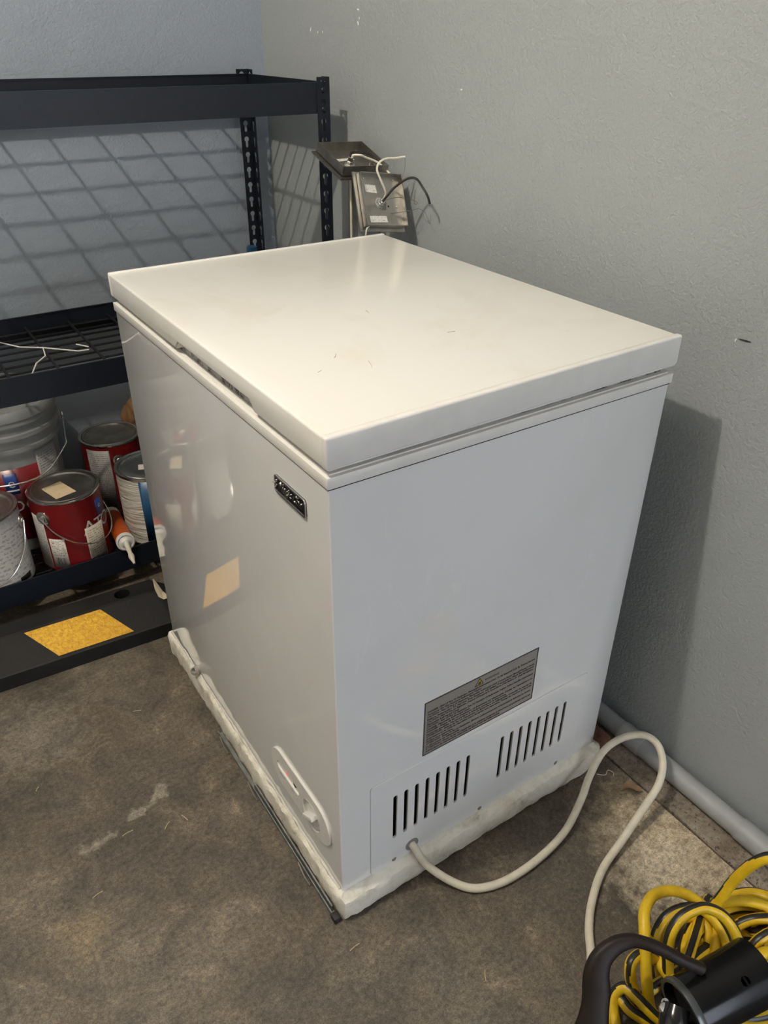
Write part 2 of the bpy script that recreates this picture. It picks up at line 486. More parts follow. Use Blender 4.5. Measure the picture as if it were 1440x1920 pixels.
class MB:
    def __init__(self):
        self.v = []; self.f = []; self.mi = []; self.uv = {}
    def add(self, verts, faces, mi=0):
        b = len(self.v)
        self.v += [tuple(p) for p in verts]
        for f in faces:
            self.f.append(tuple(b + i for i in f)); self.mi.append(mi)
        return self
    def box(self, a, b, mi=0):
        x0, y0, z0 = a; x1, y1, z1 = b
        return self.add([(x0, y0, z0), (x1, y0, z0), (x1, y1, z0), (x0, y1, z0), (x0, y0, z1), (x1, y0, z1), (x1, y1, z1), (x0, y1, z1)],
                        [(3, 2, 1, 0), (4, 5, 6, 7), (0, 1, 5, 4), (1, 2, 6, 5), (2, 3, 7, 6), (3, 0, 4, 7)], mi)
    def prism(self, poly, axis, a, b, mi=0):
        """extrude a 2D polygon along an axis ('x': (y,z), 'y': (x,z), 'z': (x,y))"""
        n = len(poly)
        def P(p, t):
            return {'x': (t, p[0], p[1]), 'y': (p[0], t, p[1]), 'z': (p[0], p[1], t)}[axis]
        vs_ = [P(p, a) for p in poly] + [P(p, b) for p in poly]
        fs = [tuple(range(n))[::-1], tuple(range(n, 2 * n))] + [(i, (i + 1) % n, n + (i + 1) % n, n + i) for i in range(n)]
        return self.add(vs_, fs, mi)
    def lathe(self, prof, c, n=48, mi=0, a0=0.0, a1=2 * math.pi, axis=None):
        """prof: list of (radius, z); c: centre; axis: optional direction for the lathe axis"""
        full = abs(a1 - a0 - 2 * math.pi) < 1e-6
        k = n if full else n + 1
        vs_ = []
        q = Vector((0, 0, 1)).rotation_difference(Vector(axis).normalized()) if axis is not None else None
        for (r, z) in prof:
            for i in range(k):
                t = a0 + (a1 - a0) * i / n
                p = Vector((r * math.cos(t), r * math.sin(t), z))
                if q is not None: p = q @ p
                vs_.append(p + Vector(c))
        fs = []
        for j in range(len(prof) - 1):
            for i in range(n):
                i2 = (i + 1) % k if full else i + 1
                fs.append((j * k + i, j * k + i2, (j + 1) * k + i2, (j + 1) * k + i))
        return self.add(vs_, fs, mi)
    def tube(self, pts, r, n=10, res=6, mi=None, twist=0.0, phase=0.0, cap=True, closed=False):
        pts = smooth_path(pts, res) if res > 1 else [Vector(p) for p in pts]
        T = [(pts[min(i + 1, len(pts) - 1)] - pts[max(i - 1, 0)]).normalized() for i in range(len(pts))]
        nrm = T[0].orthogonal().normalized()
        if abs(T[0].z) < 0.9:
            nrm = (Vector((0, 0, 1)) - T[0] * T[0].z).normalized()
        vs_ = []
        L = 0.0
        for i, p in enumerate(pts):
            if i:
                q = T[i - 1].rotation_difference(T[i])
                nrm = q @ nrm
                L += (p - pts[i - 1]).length
            bn = T[i].cross(nrm)
            rr = r(i / (len(pts) - 1)) if callable(r) else r
            for k in range(n):
                a = 2 * math.pi * k / n + phase + twist * L
                vs_.append(p + nrm * (rr * math.cos(a)) + bn * (rr * math.sin(a)))
        b = len(self.v)
        self.v += [tuple(p) for p in vs_]
        for i in range(len(pts) - 1):
            for k in range(n):
                self.f.append((b + i * n + k, b + i * n + (k + 1) % n, b + (i + 1) * n + (k + 1) % n, b + (i + 1) * n + k))
                self.mi.append(mi(k, n) if callable(mi) else (mi or 0))
        if cap:
            self.f.append(tuple(b + k for k in range(n))[::-1]); self.mi.append(0)
            e = b + (len(pts) - 1) * n
            self.f.append(tuple(e + k for k in range(n))); self.mi.append(0)
        return self
    def mesh(self, name):
        me = bpy.data.meshes.new(name)
        me.from_pydata(self.v, [], self.f)
        me.polygons.foreach_set('material_index', self.mi)
        me.update()
        bm = bmesh.new(); bm.from_mesh(me)
        bmesh.ops.recalc_face_normals(bm, faces=bm.faces)
        bm.to_mesh(me); bm.free()
        return me
    def build(self, name, mat, parent=None, smooth=False, bevel=0.0, segs=2, xf=None):
        me = self.mesh(name)
        if bevel > 0:
            bm = bmesh.new(); bm.from_mesh(me)
            bmesh.ops.bevel(bm, geom=list(bm.edges), offset=bevel, segments=segs, affect='EDGES', profile=0.6, clamp_overlap=True)
            bm.to_mesh(me); bm.free()
        if xf is not None:
            me.transform(xf)
        o = obj(name, me, mat, parent, smooth)
        if smooth:
            autosmooth(me)
        return o

def autosmooth(me, ang=40):
    bm = bmesh.new(); bm.from_mesh(me)
    for e in bm.edges:
        e.smooth = not (len(e.link_faces) == 2 and e.calc_face_angle(0) > math.radians(ang))
    bm.to_mesh(me); bm.free()

def smooth_path(pts, res):
    P = [Vector(p) for p in pts]
    out = []
    for i in range(len(P) - 1):
        p0 = P[i - 1] if i > 0 else P[i] * 2 - P[i + 1]
        p1, p2 = P[i], P[i + 1]
        p3 = P[i + 2] if i + 2 < len(P) else P[i + 1] * 2 - P[i]
        for k in range(res):
            t = k / res
            out.append(0.5 * ((2 * p1) + (-p0 + p2) * t + (2 * p0 - 5 * p1 + 4 * p2 - p3) * t * t + (-p0 + 3 * p1 - 3 * p2 + p3) * t ** 3))
    out.append(P[-1])
    return out

def curve_mesh(cu):
    o = bpy.data.objects.new('tmp', cu)
    COL.objects.link(o)
    dg = bpy.context.evaluated_depsgraph_get()
    dg.update()
    me = bpy.data.meshes.new_from_object(o.evaluated_get(dg))
    bpy.data.objects.remove(o)
    bpy.data.curves.remove(cu)
    me.materials.clear()
    return me

def plate_mesh(outline, holes, thick, bevel=0.0):
    """flat plate in the XY plane (centred on z=0) with real holes"""
    cu = bpy.data.curves.new('plate', 'CURVE')
    cu.dimensions = '2D'; cu.fill_mode = 'BOTH'; cu.extrude = thick / 2
    if bevel: cu.bevel_depth = bevel; cu.bevel_resolution = 1
    for loop in [outline] + holes:
        sp = cu.splines.new('POLY')
        sp.points.add(len(loop) - 1)
        for i, (x, y) in enumerate(loop):
            sp.points[i].co = (x, y, 0, 1)
        sp.use_cyclic_u = True
    return curve_mesh(cu)

def text_mesh(body, size, extrude=0.0, align='LEFT', shear=0.0, spacing=1.0, offset=0.0):
    cu = bpy.data.curves.new('txt', 'FONT')
    cu.body = body; cu.size = size; cu.extrude = extrude; cu.align_x = align
    cu.shear = shear; cu.space_line = spacing; cu.resolution_u = 2; cu.offset = offset
    return curve_mesh(cu)

def rrect(x0, y0, x1, y1, r, n=5):
    out = []
    for cx, cy, a in ((x1 - r, y1 - r, 0), (x0 + r, y1 - r, 90), (x0 + r, y0 + r, 180), (x1 - r, y0 + r, 270)):
        for i in range(n + 1):
            t = math.radians(a + 90 * i / n)
            out.append((cx + r * math.cos(t), cy + r * math.sin(t)))
    return out

# local (u, v, w) -> world frames: end face (y = const, faces -y) and front face (x = const, faces -x)
def end_frame(y):    # u -> +x, v -> +z, w -> -y
    return Matrix(((1, 0, 0, 0), (0, 0, -1, y), (0, 1, 0, 0), (0, 0, 0, 1)))
def front_frame(x):  # u -> -y, v -> +z, w -> -x
    return Matrix(((0, 0, -1, x), (-1, 0, 0, 0), (0, 1, 0, 0), (0, 0, 0, 1)))

# =================================================================== THE SETTING
XW, YB = 0.682, 1.495      # inner faces of the right wall and of the back wall
ZC = 2.62
XL, YF = -2.5, -2.7

def slab(name, a, b, mat):
    o = MB().box(a, b).build(name, mat)
    o['kind'] = 'structure'
    return o

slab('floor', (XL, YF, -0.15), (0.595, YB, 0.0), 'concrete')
slab('wall_right', (XW, YF, -0.15), (XW + 0.14, YB + 0.14, ZC), 'wall')
wall_back = slab('wall_back', (XL, YB, -0.15), (XW, YB + 0.14, ZC), 'wall_back')
slab('wall_left', (XL - 0.14, YF, -0.15), (XL, YB + 0.14, ZC), 'ceiling')
slab('ceiling', (XL - 0.14, YF - 0.14, ZC), (XW + 0.14, YB + 0.14, ZC + 0.12), 'ceiling')
# unseen front wall; its doorway is added, placed and sized to let daylight in
DZ = 2.0
me = MB()
me.box((XL, YF - 0.14, -0.15), (-0.05, YF, ZC)); me.box((0.60, YF - 0.14, -0.15), (XW + 0.14, YF, ZC)); me.box((-0.05, YF - 0.14, DZ), (0.60, YF, ZC))
o = me.build('wall_front', 'wall'); o['kind'] = 'structure'
slab('trim_1', (-12, -16, -0.16), (9, YF, -0.01), 'outdoor')

# rough slab edge along the right wall, separated from the floor by a dirty joint
mb = MB()
prof_y = [-2.7, -2.0, -1.4] + [-1.0 + 0.02 * i for i in range(122)]
prof_y = [y for y in prof_y if y < YB] + [YB]
rows = []
for y in prof_y:
    j = noise.noise((y * 9, 3.1, 0)) * 0.004
    j2 = noise.noise((y * 23, 7.7, 0)) * 0.003
    rows.append([(0.5955 + 0.002 + j * 0.3, y, -0.10), (0.599 + j, y, 0.001 + j2), (0.607 + j2, y, 0.006 + j), (0.632, y, 0.006 + j2 * 0.7), (XW, y, 0.006), (XW, y, -0.10)])
vs_ = [p for r_ in rows for p in r_]
fs = []
for i in range(len(rows) - 1):
    for k in range(5):
        fs.append((i * 6 + k, i * 6 + k + 1, (i + 1) * 6 + k + 1, (i + 1) * 6 + k))
mb.add(vs_, fs)
o = mb.build('trim_2', 'ledge'); o['kind'] = 'structure'
slab('trim_3', (0.59, YF, -0.15), (0.60, YB, -0.006), 'dark_mark')

# grey painted conduit running along the foot of the right wall, with a coupling sleeve
pipe = thing('conduit_pipe', (0.643, -2.0, 0.006), 'grey painted conduit pipe lying along the foot of the right wall', 'pipe')
pc, pr = (0.6520, 0.0265), 0.0190
MB().tube([(pc[0], -2.6, pc[1]), (pc[0], 1.40, pc[1])], pr, 20, 1).build('pipe', 'pipe', pipe, True)
for (ya, yb) in ((-0.335, -0.262), (-0.045, 0.005)):
    MB().lathe([(pr, ya), (pr + 0.0022, ya), (pr + 0.0022, yb), (pr, yb)], (pc[0], 0, pc[1]), 24, axis=(0, 1, 0)).build('coupling', 'pipe', pipe, True)

# paint chips, nail holes and a gouge on the right wall
def chip(y, z, w, h, mat, name='paint_chip', rot=0.0):
    mb = MB()
    n = 7
    vs_ = []
    for d in (0.0, -0.0012):
        for i in range(n):
            a = 2 * math.pi * i / n
            rr = random.uniform(0.6, 1.0)
            u, v = w * rr * math.cos(a), h * rr * math.sin(a)
            u, v = u * math.cos(rot) - v * math.sin(rot), u * math.sin(rot) + v * math.cos(rot)
            vs_.append((XW + d, y + u, z + v))
    mb.add(vs_, [tuple(range(n)), tuple(range(n, 2 * n))] + [(i, (i + 1) % n, n + (i + 1) % n, n + i) for i in range(n)])
    o = mb.build(name, mat, bpy.data.objects['wall_right'])
    return o
for (y, z, w, h, r_) in ((1.236, 1.2105, 0.0022, 0.0065, 0.3), (1.203, 1.205, 0.0014, 0.003, 0), (1.180, 1.2055, 0.0014, 0.003, 0), (1.027, 1.223, 0.0014, 0.005, -0.3),
                        (1.022, 1.2315, 0.0012, 0.003, 0.2), (1.027, 1.247, 0.004, 0.002, 0.4), (0.662, 1.117, 0.003, 0.002, 0)):
    chip(y, z, w, h, 'mark', 'paint_chip', r_)
chip(-0.022, 0.8345, 0.014, 0.0013, 'dark_mark', 'gouge', -0.05)
chip(-0.0075, 0.831, 0.0012, 0.004, 'mark', 'paint_chip', 0.3)

# ceiling lamp (out of frame): base plate and socket above the bulb
lamp = thing('ceiling_lamp', (LAMP.x, LAMP.y, ZC), 'bare bulb ceiling lamp above the floor left of the freezer', 'lamp')
MB().lathe([(0, ZC), (0.06, ZC), (0.055, ZC - 0.02), (0, ZC - 0.022)], (LAMP.x, LAMP.y, 0), 24).build('base', 'trim_white', lamp, True)
MB().lathe([(0, ZC - 0.02), (0.02, ZC - 0.022), (0.018, ZC - 0.06), (0, ZC - 0.062)], (LAMP.x, LAMP.y, 0), 20).build('socket', 'trim_white', lamp, True)
lamp_light.parent = lamp
lamp_light.location = LAMP - Vector(lamp.location)

# =================================================================== FREEZER
HF = 0.055                       # it stands on a foam tray of this height
D, W = 0.5564, 0.7465            # depth (x) and width (y)
ZB = HF + 0.7334
fz = thing('chest_freezer', (D / 2, W / 2, HF), 'white chest freezer with closed lid standing on a foam tray', 'freezer')

# cabinet: four walls and a bottom; the near end wall has the opening of the vent panel
PX0, PX1, PZ0, PZ1 = 0.0515, 0.500, 0.0575, 0.268
def merge(meshes):
    bm = bmesh.new()
    for m_ in meshes:
        bm.from_mesh(m_)
    me = bpy.data.meshes.new('m')
    bmesh.ops.remove_doubles(bm, verts=bm.verts, dist=1e-5)
    bm.to_mesh(me); bm.free()
    return me
e = plate_mesh([(0.003, HF), (D - 0.003, HF), (D - 0.003, ZB), (0.003, ZB)],
               [rrect(PX0, PZ0, PX1, PZ1, 0.006, 3)], 0.002)
e.transform(end_frame(0.001))
b_ = MB()
r_ = 0.003
# rounded cabinet walls: outline in xy with small corner radii, open towards the end plate
out = [(0.003, 0.0)]
for cx, cy, a in ((r_, r_, 270), (r_, W - r_, 180), (D - r_, W - r_, 90), (D - r_, r_, 0)):
    for i in range(4):
        t = math.radians(a - 90 * i / 3)
        out.append((cx + r_ * math.cos(t), cy + r_ * math.sin(t)))
out.append((D - 0.003, 0.0))
n = len(out)
b_.add([(x, y, HF) for x, y in out] + [(x, y, ZB) for x, y in out], [(i, i + 1, n + i + 1, n + i) for i in range(n - 1)])
b_.box((0.004, 0.12, HF), (D - 0.004, W - 0.004, HF + 0.004))
body = obj('cabinet', merge([e, b_.mesh('w')]), 'enamel', fz, True)
autosmooth(body.data, 30)

# compressor bay behind the vents
bay = MB()
bay.box((0.02, 0.115, HF + 0.002), (D - 0.02, 0.12, 0.30)).box((0.02, 0.004, 0.296), (D - 0.02, 0.12, 0.30)).box((0.02, 0.004, HF + 0.002), (D - 0.02, 0.12, HF + 0.006))
bay.build('compressor_bay', 'cavity', fz)
MB().lathe([(0, 0.062), (0.05, 0.065), (0.055, 0.10), (0.055, 0.15), (0.045, 0.19), (0.02, 0.205), (0, 0.207)], (0.36, 0.065, 0), 24).build('compressor', 'gloss_black', fz, True)
MB().tube([(0.08, 0.05, 0.20), (0.16, 0.04, 0.17), (0.22, 0.05, 0.20), (0.30, 0.03, 0.21)], 0.004, 8).build('coolant_tube', 'dark_steel', fz, True)

# vent panel with two banks of eight slots
slots = []
for (xa, xb) in ((0.0965, 0.2385), (0.3105, 0.4535)):
    for i in range(8):
        x = xa + (xb - xa) * i / 7
        slots.append(rrect(x - 0.0042, 0.1205, x + 0.0042, 0.2225, 0.0041, 4))
g = 0.0009
pm = plate_mesh(rrect(PX0 + g, PZ0 + g, PX1 - g, PZ1 - g, 0.0055, 3), slots, 0.003, 0.0006)
pm.transform(end_frame(0.0002))
panel = obj('vent_panel', pm, 'enamel', fz)
for (x, z) in ((0.096, 0.066), (0.275, 0.066), (0.455, 0.0655)):
    s = MB().lathe([(0, 0.002), (0.003, 0.0017), (0.0044, 0.0006), (0.0046, -0.001)], (x, -0.0013, z), 14, axis=(0, -1, 0)).build('screw', 'dark_steel', panel, True)
MB().lathe([(0.0125, -0.001), (0.0125, 0.0018), (0.010, 0.003), (0.0075, 0.003), (0.0065, 0.0)], (0.131, -0.0012, 0.079), 22, axis=(0, -1, 0)).build('cord_grommet', 'grey_plastic', panel, True)

# warning label: silver sheet, dark border, triangle and lines of print
LX0, LX1, LZ0, LZ1 = 0.1455, 0.3675, 0.2770, 0.3880
lm = plate_mesh(rrect(LX0, LZ0, LX1, LZ1, 0.001, 2), [], 0.0006); lm.transform(end_frame(-0.0003))
lab = obj('warning_label', lm, 'warn_label', fz)
lab['label'] = 'silver warning label printed with dense black text'
bm_ = plate_mesh(rrect(LX0, LZ0, LX1, LZ1, 0.001, 2), [rrect(LX0 + 0.0018, LZ0 + 0.0018, LX1 - 0.0018, LZ1 - 0.0018, 0.001, 2)], 0.0004)
bm_.transform(end_frame(-0.0007))
obj('label_border', bm_, 'warn_border', lab)
def tri(cx, z0, w, h):
    return [(cx - w / 2, z0), (cx + w / 2, z0), (cx, z0 + h)]
t1 = plate_mesh(tri(0.2475, 0.3705, 0.0175, 0.0150), [tri(0.2475, 0.3718, 0.0130, 0.0112)], 0.0003); t1.transform(end_frame(-0.0009))
obj('warning_sign', t1, 'warn_border', lab)
t2 = plate_mesh(tri(0.2475, 0.3716, 0.0138, 0.0119), [], 0.0003); t2.transform(end_frame(-0.0007))
obj('warning_triangle', t2, 'warn_yellow', lab)
fl = plate_mesh([(0.2453, 0.3725), (0.2497, 0.3725), (0.2505, 0.3748), (0.2482, 0.3790), (0.2478, 0.3765), (0.2462, 0.3772), (0.2448, 0.3745)], [], 0.0003)
fl.transform(end_frame(-0.0010))
obj('flame_symbol', fl, 'warn_border', lab)
lines = [
    "DANGER - Risk Of Fire Or Explosion. Flammable Refrigerant Used. To Be Repaired Only By Trained Service",
    "Personnel. Do Not Puncture Refrigerant Tubing.",
    "CAUTION - Risk Of Fire Or Explosion. Flammable Refrigerant Used. Consult Repair Manual/Owner's Guide",
    "Before Attempting To Service This Product. All Safety Precautions Must Be Followed.",
    "CAUTION - Risk Of Fire Or Explosion. Dispose Of Properly In Accordance With Federal Or Local Regulations.",
    "Flammable Refrigerant Used.",
    "CAUTION - Risk Of Fire Or Explosion Due To Puncture Of Refrigerant Tubing; Follow Handling Instructions",
    "Carefully. Flammable Refrigerant Used.",
    "DANGER - Risque de feu ou d'explosion. Le frigorigene est inflammable. Confier les reparations a un",
    "technicien specialise. Ne pas perforer la tubulure contenant le frigorigene.",
    "ATTENTION - Risque de feu ou d'explosion. Le frigorigene est inflammable. Consulter le manuel du",
    "proprietaire ou le guide de reparation avant de tenter une reparation. Toutes les mesures de securite",
    "doivent etre respectees.",
    "ATTENTION - Risque de feu ou d'explosion. Eliminer conformement aux reglementations federales ou locales.",
    "Le frigorigene est inflammable.",
    "ATTENTION - Risque de feu ou d'explosion si la tubulure contenant le frigorigene est perforee; suivre les",
    "instructions de manutention avec soin. Le frigorigene est inflammable.",
]
ts = []
zz = 0.3650
for ln in lines:
    tm = text_mesh(ln, 0.0052, 0.0, 'LEFT', offset=0.00020)
    w_ = max(v.co.x for v in tm.vertices)
    k_ = min(1.0, 0.2105 / w_)
    if ln[:3] in ('DAN', 'CAU', 'ATT', 'Bef', 'pro'):
        k_ = 0.2105 / w_ if w_ > 0.16 else k_
    tm.transform(Matrix.Translation((LX0 + 0.0055, zz, 0)) @ Matrix.Diagonal((k_, 1, 1, 1)))
    ts.append(tm)
    zz -= 0.00515
tw = text_mesh("WARNING", 0.0058, 0.0, 'LEFT', offset=0.0001); tw.transform(Matrix.Translation((0.2585, 0.3735, 0))); ts.append(tw)
tx = bmesh.new()
for m_ in ts:
    tx.from_mesh(m_)
tmm = bpy.data.meshes.new('print'); tx.to_mesh(tmm); tx.free()
tmm.transform(end_frame(-0.00085))
obj('printed_text', tmm, 'warn_border', lab)

# top rim of the cabinet, stepped, with a dark seam below
def ringbox(mb, o0, o1, z0, z1):
    xa, xb, ya, yb = -o1[0], D + o1[1], -o1[2], W + o1[3]
    xc, xd, yc, yd = -o0[0], D + o0[1], -o0[2], W + o0[3]
    vo = [(xa, ya), (xb, ya), (xb, yb), (xa, yb)]; vi = [(xc, yc), (xd, yc), (xd, yd), (xc, yd)]
    vs_ = [(x, y, z0) for x, y in vo] + [(x, y, z1) for x, y in vo] + [(x, y, z0) for x, y in vi] + [(x, y, z1) for x, y in vi]
    fs = []
    for i in range(4):
        j = (i + 1) % 4
        fs += [(i, j, 4 + j, 4 + i), (8 + i, 12 + i, 12 + j, 8 + j), (4 + i, 4 + j, 12 + j, 12 + i), (i, 8 + i, 8 + j, j)]
    mb.add(vs_, fs)
mb = MB(); ringbox(mb, (-0.03,) * 4, (0.0015, 0.0035, 0.0015, 0.0025), ZB + 0.001, ZB + 0.0155)
rim = mb.build('rim', 'trim_white', fz, True, 0.0011, 2)
mb = MB(); ringbox(mb, (-0.03,) * 4, (-0.0035, -0.0015, -0.0035, -0.0025), ZB + 0.0145, ZB + 0.0175)
mb.build('rim_step', 'trim_white', rim, True, 0.0008, 2)
mb = MB(); ringbox(mb, (-0.03,) * 4, (0.0003,) * 4, ZB - 0.0006, ZB + 0.0015)
mb.build('rim_seam', 'dark_mark', rim)
mb = MB(); ringbox(mb, (-0.06,) * 4, (-0.011, -0.010, -0.010, -0.008), ZB + 0.0165, ZB + 0.030)
mb.build('gasket', 'gasket', fz, True, 0.002, 2)

# lid: slightly warped shell with a hand recess in the front edge and raised end trims
LB, LT = HF + 0.7588, HF + 0.8000
lx0, lx1, ly0, ly1 = -0.0015, D + 0.0065, -0.0010, W + 0.0035
def lid_warp(me):
    for v in me.vertices:
        a = (v.co.x - lx0) / (lx1 - lx0); b = (v.co.y - ly0) / (ly1 - ly0)
        dz = (1 - a) * (1 - b) * -0.0030 + a * (1 - b) * 0.0036 + a * b * 0.0010
        v.co.z += dz * (0.5 + 0.5 * min(1, max(0, (v.co.z - LB) / (LT - LB))))
NY0, NY1, NZ = 0.178, 0.442, LB + 0.0125
poly = [(ly0, LB), (NY0, LB), (NY0 + 0.012, NZ), (NY1 - 0.012, NZ), (NY1, LB), (ly1, LB), (ly1, LT - 0.001), (ly0, LT - 0.001)]
bm = bmesh.new()
mb = MB()
mb.prism(poly, 'x', lx0, lx0 + 0.024)
mb.box((lx0 + 0.024, ly0, LB), (lx1, ly1, LT - 0.001))
me = mb.mesh('lid')
bm.from_mesh(me)
bmesh.ops.remove_doubles(bm, verts=bm.verts, dist=1e-5)
ed = [e_ for e_ in bm.edges if (abs(e_.verts[0].co.x - lx0) < 1e-4 and abs(e_.verts[1].co.x - lx0) < 1e-4)
      or (all(abs(v.co.z - (LT - 0.001)) < 1e-4 for v in e_.verts) and (all(abs(v.co.y - ly0) < 1e-4 for v in e_.verts) or all(abs(v.co.y - ly1) < 1e-4 for v in e_.verts) or all(abs(v.co.x - lx1) < 1e-4 for v in e_.verts)))
      or (all(abs(v.co.x - lx1) < 1e-4 for v in e_.verts))]
bmesh.ops.bevel(bm, geom=ed, offset=0.0035, segments=3, affect='EDGES', profile=0.5, clamp_overlap=True)
bm.to_mesh(me); bm.free()
lid_warp(me)
lid = obj('lid', me, 'lid', fz, True)
autosmooth(me, 35)
for (ya, yb) in ((ly0 - 0.0008, ly0 + 0.0105), (ly1 - 0.0105, ly1 + 0.0008)):
    mb = MB().box((lx0 - 0.0008, ya, LB + 0.0005), (lx1 + 0.0008, yb, LT + 0.0003))
    m_ = mb.mesh('trim')
    bm = bmesh.new(); bm.from_mesh(m_)
    bmesh.ops.bevel(bm, geom=list(bm.edges), offset=0.0033, segments=3, affect='EDGES', profile=0.5)
    bm.to_mesh(m_); bm.free()
    lid_warp(m_)
    obj('end_trim', m_, 'trim_white', lid, True); autosmooth(m_, 35)
mb = MB().box((lx0 + 0.012, NY0 + 0.004, LB + 0.001), (lx0 + 0.020, NY1 - 0.004, NZ + 0.001))
mb.build('grip_recess', 'grey_plastic', lid)

# hairline scratches in the lid paint
for (x, y, a, l) in ((0.150, 0.150, 1.2, 0.024), (0.128, 0.200, 0.9, 0.014), (0.085, 0.165, 0.5, 0.008), (0.310, 0.190, -0.2, 0.012), (0.260, 0.330, 1.4, 0.012)):
    z_ = LT - 0.0012 + (1 - x / D) * (1 - y / W) * -0.0030 + (x / D) * (1 - y / W) * 0.0036 + (x / D) * (y / W) * 0.001
    dx, dy = math.cos(a) * l / 2, math.sin(a) * l / 2
    MB().tube([(x - dx, y - dy, z_), (x + 0.001, y, z_), (x + dx, y + dy, z_)], 0.00035, 5, 2).build('scratch', 'scratch', lid)
# badge on the front
bf = front_frame(0.0)
BY0, BY1, BZ0, BZ1 = -0.1310, -0.0530, 0.7255, 0.7490     # u = -y
pm = plate_mesh(rrect(BY0, BZ0, BY1, BZ1, 0.004, 4), [], 0.0014, 0.0004); pm.transform(front_frame(-0.0006))
badge = obj('badge', pm, 'gloss_black', fz); badge['label'] = 'small black nameplate with worn chrome lettering'
pm = plate_mesh(rrect(BY0 - 0.0004, BZ0 - 0.0004, BY1 + 0.0004, BZ1 + 0.0004, 0.0042, 4), [rrect(BY0 + 0.0016, BZ0 + 0.0016, BY1 - 0.0016, BZ1 - 0.0016, 0.003, 4)], 0.0012, 0.0003)
pm.transform(front_frame(-0.0019))
obj('badge_border', pm, 'badge_metal', badge)
tm = text_mesh("Magic Chef", 0.0150, 0.0004, 'CENTER', 0.25, offset=0.0003)
tm.transform(front_frame(-0.0021) @ Matrix.Translation((-0.0900, 0.7328, 0)) @ Matrix.Diagonal((0.92, 1.05, 1, 1)))
obj('badge_lettering', tm, 'chrome', badge)
MB().tube([(-0.0036, 0.1335, 0.7375), (-0.0034, 0.126, 0.7405), (-0.0034, 0.1225, 0.7455)], 0.0009, 6, 3).build('tape_scrap', 'clear', badge)
MB().tube([(-0.0030, 0.1300, 0.7300), (-0.0034, 0.1260, 0.7345), (-0.0034, 0.1235, 0.7385)], 0.0008, 6, 3).build('tape_scrap', 'clear', badge)

# control panel on the front, low near the corner
def stadium(u0, v0, u1, v1, r, n=10):
    return rrect(u0, v0, u1, v1, r, n)
CU0, CU1, CZ0, CZ1 = -0.2260, -0.0290, 0.1180, 0.1960
pm = plate_mesh(stadium(CU0, CZ0, CU1, CZ1, 0.0385), [rrect(-0.2060, 0.1500, -0.1270, 0.1690, 0.009, 5), stadium(-0.1150, 0.1220, -0.0590, 0.1780, 0.0279, 10)], 0.0035, 0.0012)
pm.transform(front_frame(-0.0012))
cp = obj('control_panel', pm, 'trim_white', fz); cp['label'] = 'oval control panel with indicator strip and dial'
pm = plate_mesh(rrect(-0.2070, 0.1490, -0.1260, 0.1700, 0.009, 5), [], 0.001); pm.transform(front_frame(-0.0005))
strip = obj('indicator_strip', pm, 'led_strip', cp)
MB().lathe([(0, 0.0022), (0.0028, 0.0018), (0.0036, 0)], (-0.001, 0.1720, 0.1625), 14, axis=(-1, 0, 0)).build('red_indicator', 'led', cp, True)
pm = plate_mesh(stadium(-0.1500, 0.1560, -0.1400, 0.1660, 0.0049, 5), [], 0.0012); pm.transform(front_frame(-0.0016)); obj('green_indicator', pm, simple('dark_green_lens', (0.01, 0.035, 0.02), 0.25), cp)
for (u0, u1) in ((-0.196, -0.178), (-0.156, -0.146)):
    pm = plate_mesh([(u0, 0.1425), (u1, 0.1425), (u1, 0.1440), (u0, 0.1440)], [], 0.0004); pm.transform(front_frame(-0.0042)); obj('printed_mark', pm, 'dark_steel', cp)
ky, kz = 0.0870, 0.1500
MB().lathe([(0.0279, 0.004), (0.0275, -0.001), (0.024, -0.010), (0, -0.010)], (-0.0005, ky, kz), 36, axis=(-1, 0, 0)).build('dial_recess', 'trim_white', cp, True)
kb = MB().lathe([(0, 0.001), (0.0185, 0.001), (0.0190, -0.002), (0.0190, -0.009)], (-0.0005, ky, kz), 30, axis=(-1, 0, 0)).build('dial', 'trim_white', cp, True)
g_ = MB().box((-0.0125, ky - 0.004, kz - 0.0185), (-0.0005, ky + 0.004, kz + 0.0185))
go = g_.build('dial_grip', 'trim_white', kb, True, 0.002, 2, Matrix.Translation((0, ky, kz)) @ Matrix.Rotation(math.radians(55), 4, 'X') @ Matrix.Translation((0, -ky, -kz)))
MB().tube([(-0.0015, ky - 0.0255, kz + 0.005), (-0.0015, ky - 0.0265, kz - 0.006), (-0.0015, ky - 0.021, kz - 0.016)], 0.0012, 6, 4).build('dial_mark', 'black', kb)

# power cord leaving the vent panel, looping up against the wall and back over the floor
cord_pts = [(0.131, 0.012, 0.082), (0.131, -0.010, 0.078), (0.144, -0.030, 0.045), (0.176, -0.062, 0.013), (0.204, -0.089, 0.0085), (0.254, -0.104, 0.0075), (0.326, -0.104, 0.0075),
            (0.398, -0.093, 0.014), (0.458, -0.070, 0.032), (0.497, -0.050, 0.050), (0.540, -0.037, 0.075), (0.577, -0.044, 0.095),
            (0.608, -0.065, 0.105), (0.618, -0.092, 0.100), (0.605, -0.119, 0.085), (0.577, -0.138, 0.065), (0.537, -0.147, 0.045),
            (0.472, -0.161, 0.020), (0.402, -0.179, 0.009), (0.346, -0.209, 0.0075), (0.309, -0.238, 0.0075), (0.284, -0.266, 0.0075), (0.262, -0.288, 0.0075), (0.243, -0.306, 0.0075), (0.221, -0.334, 0.0075), (0.196, -0.366, 0.0075)]
MB().tube(cord_pts, 0.0068, 12, 8).build('power_cord', 'cord_white', fz, True)

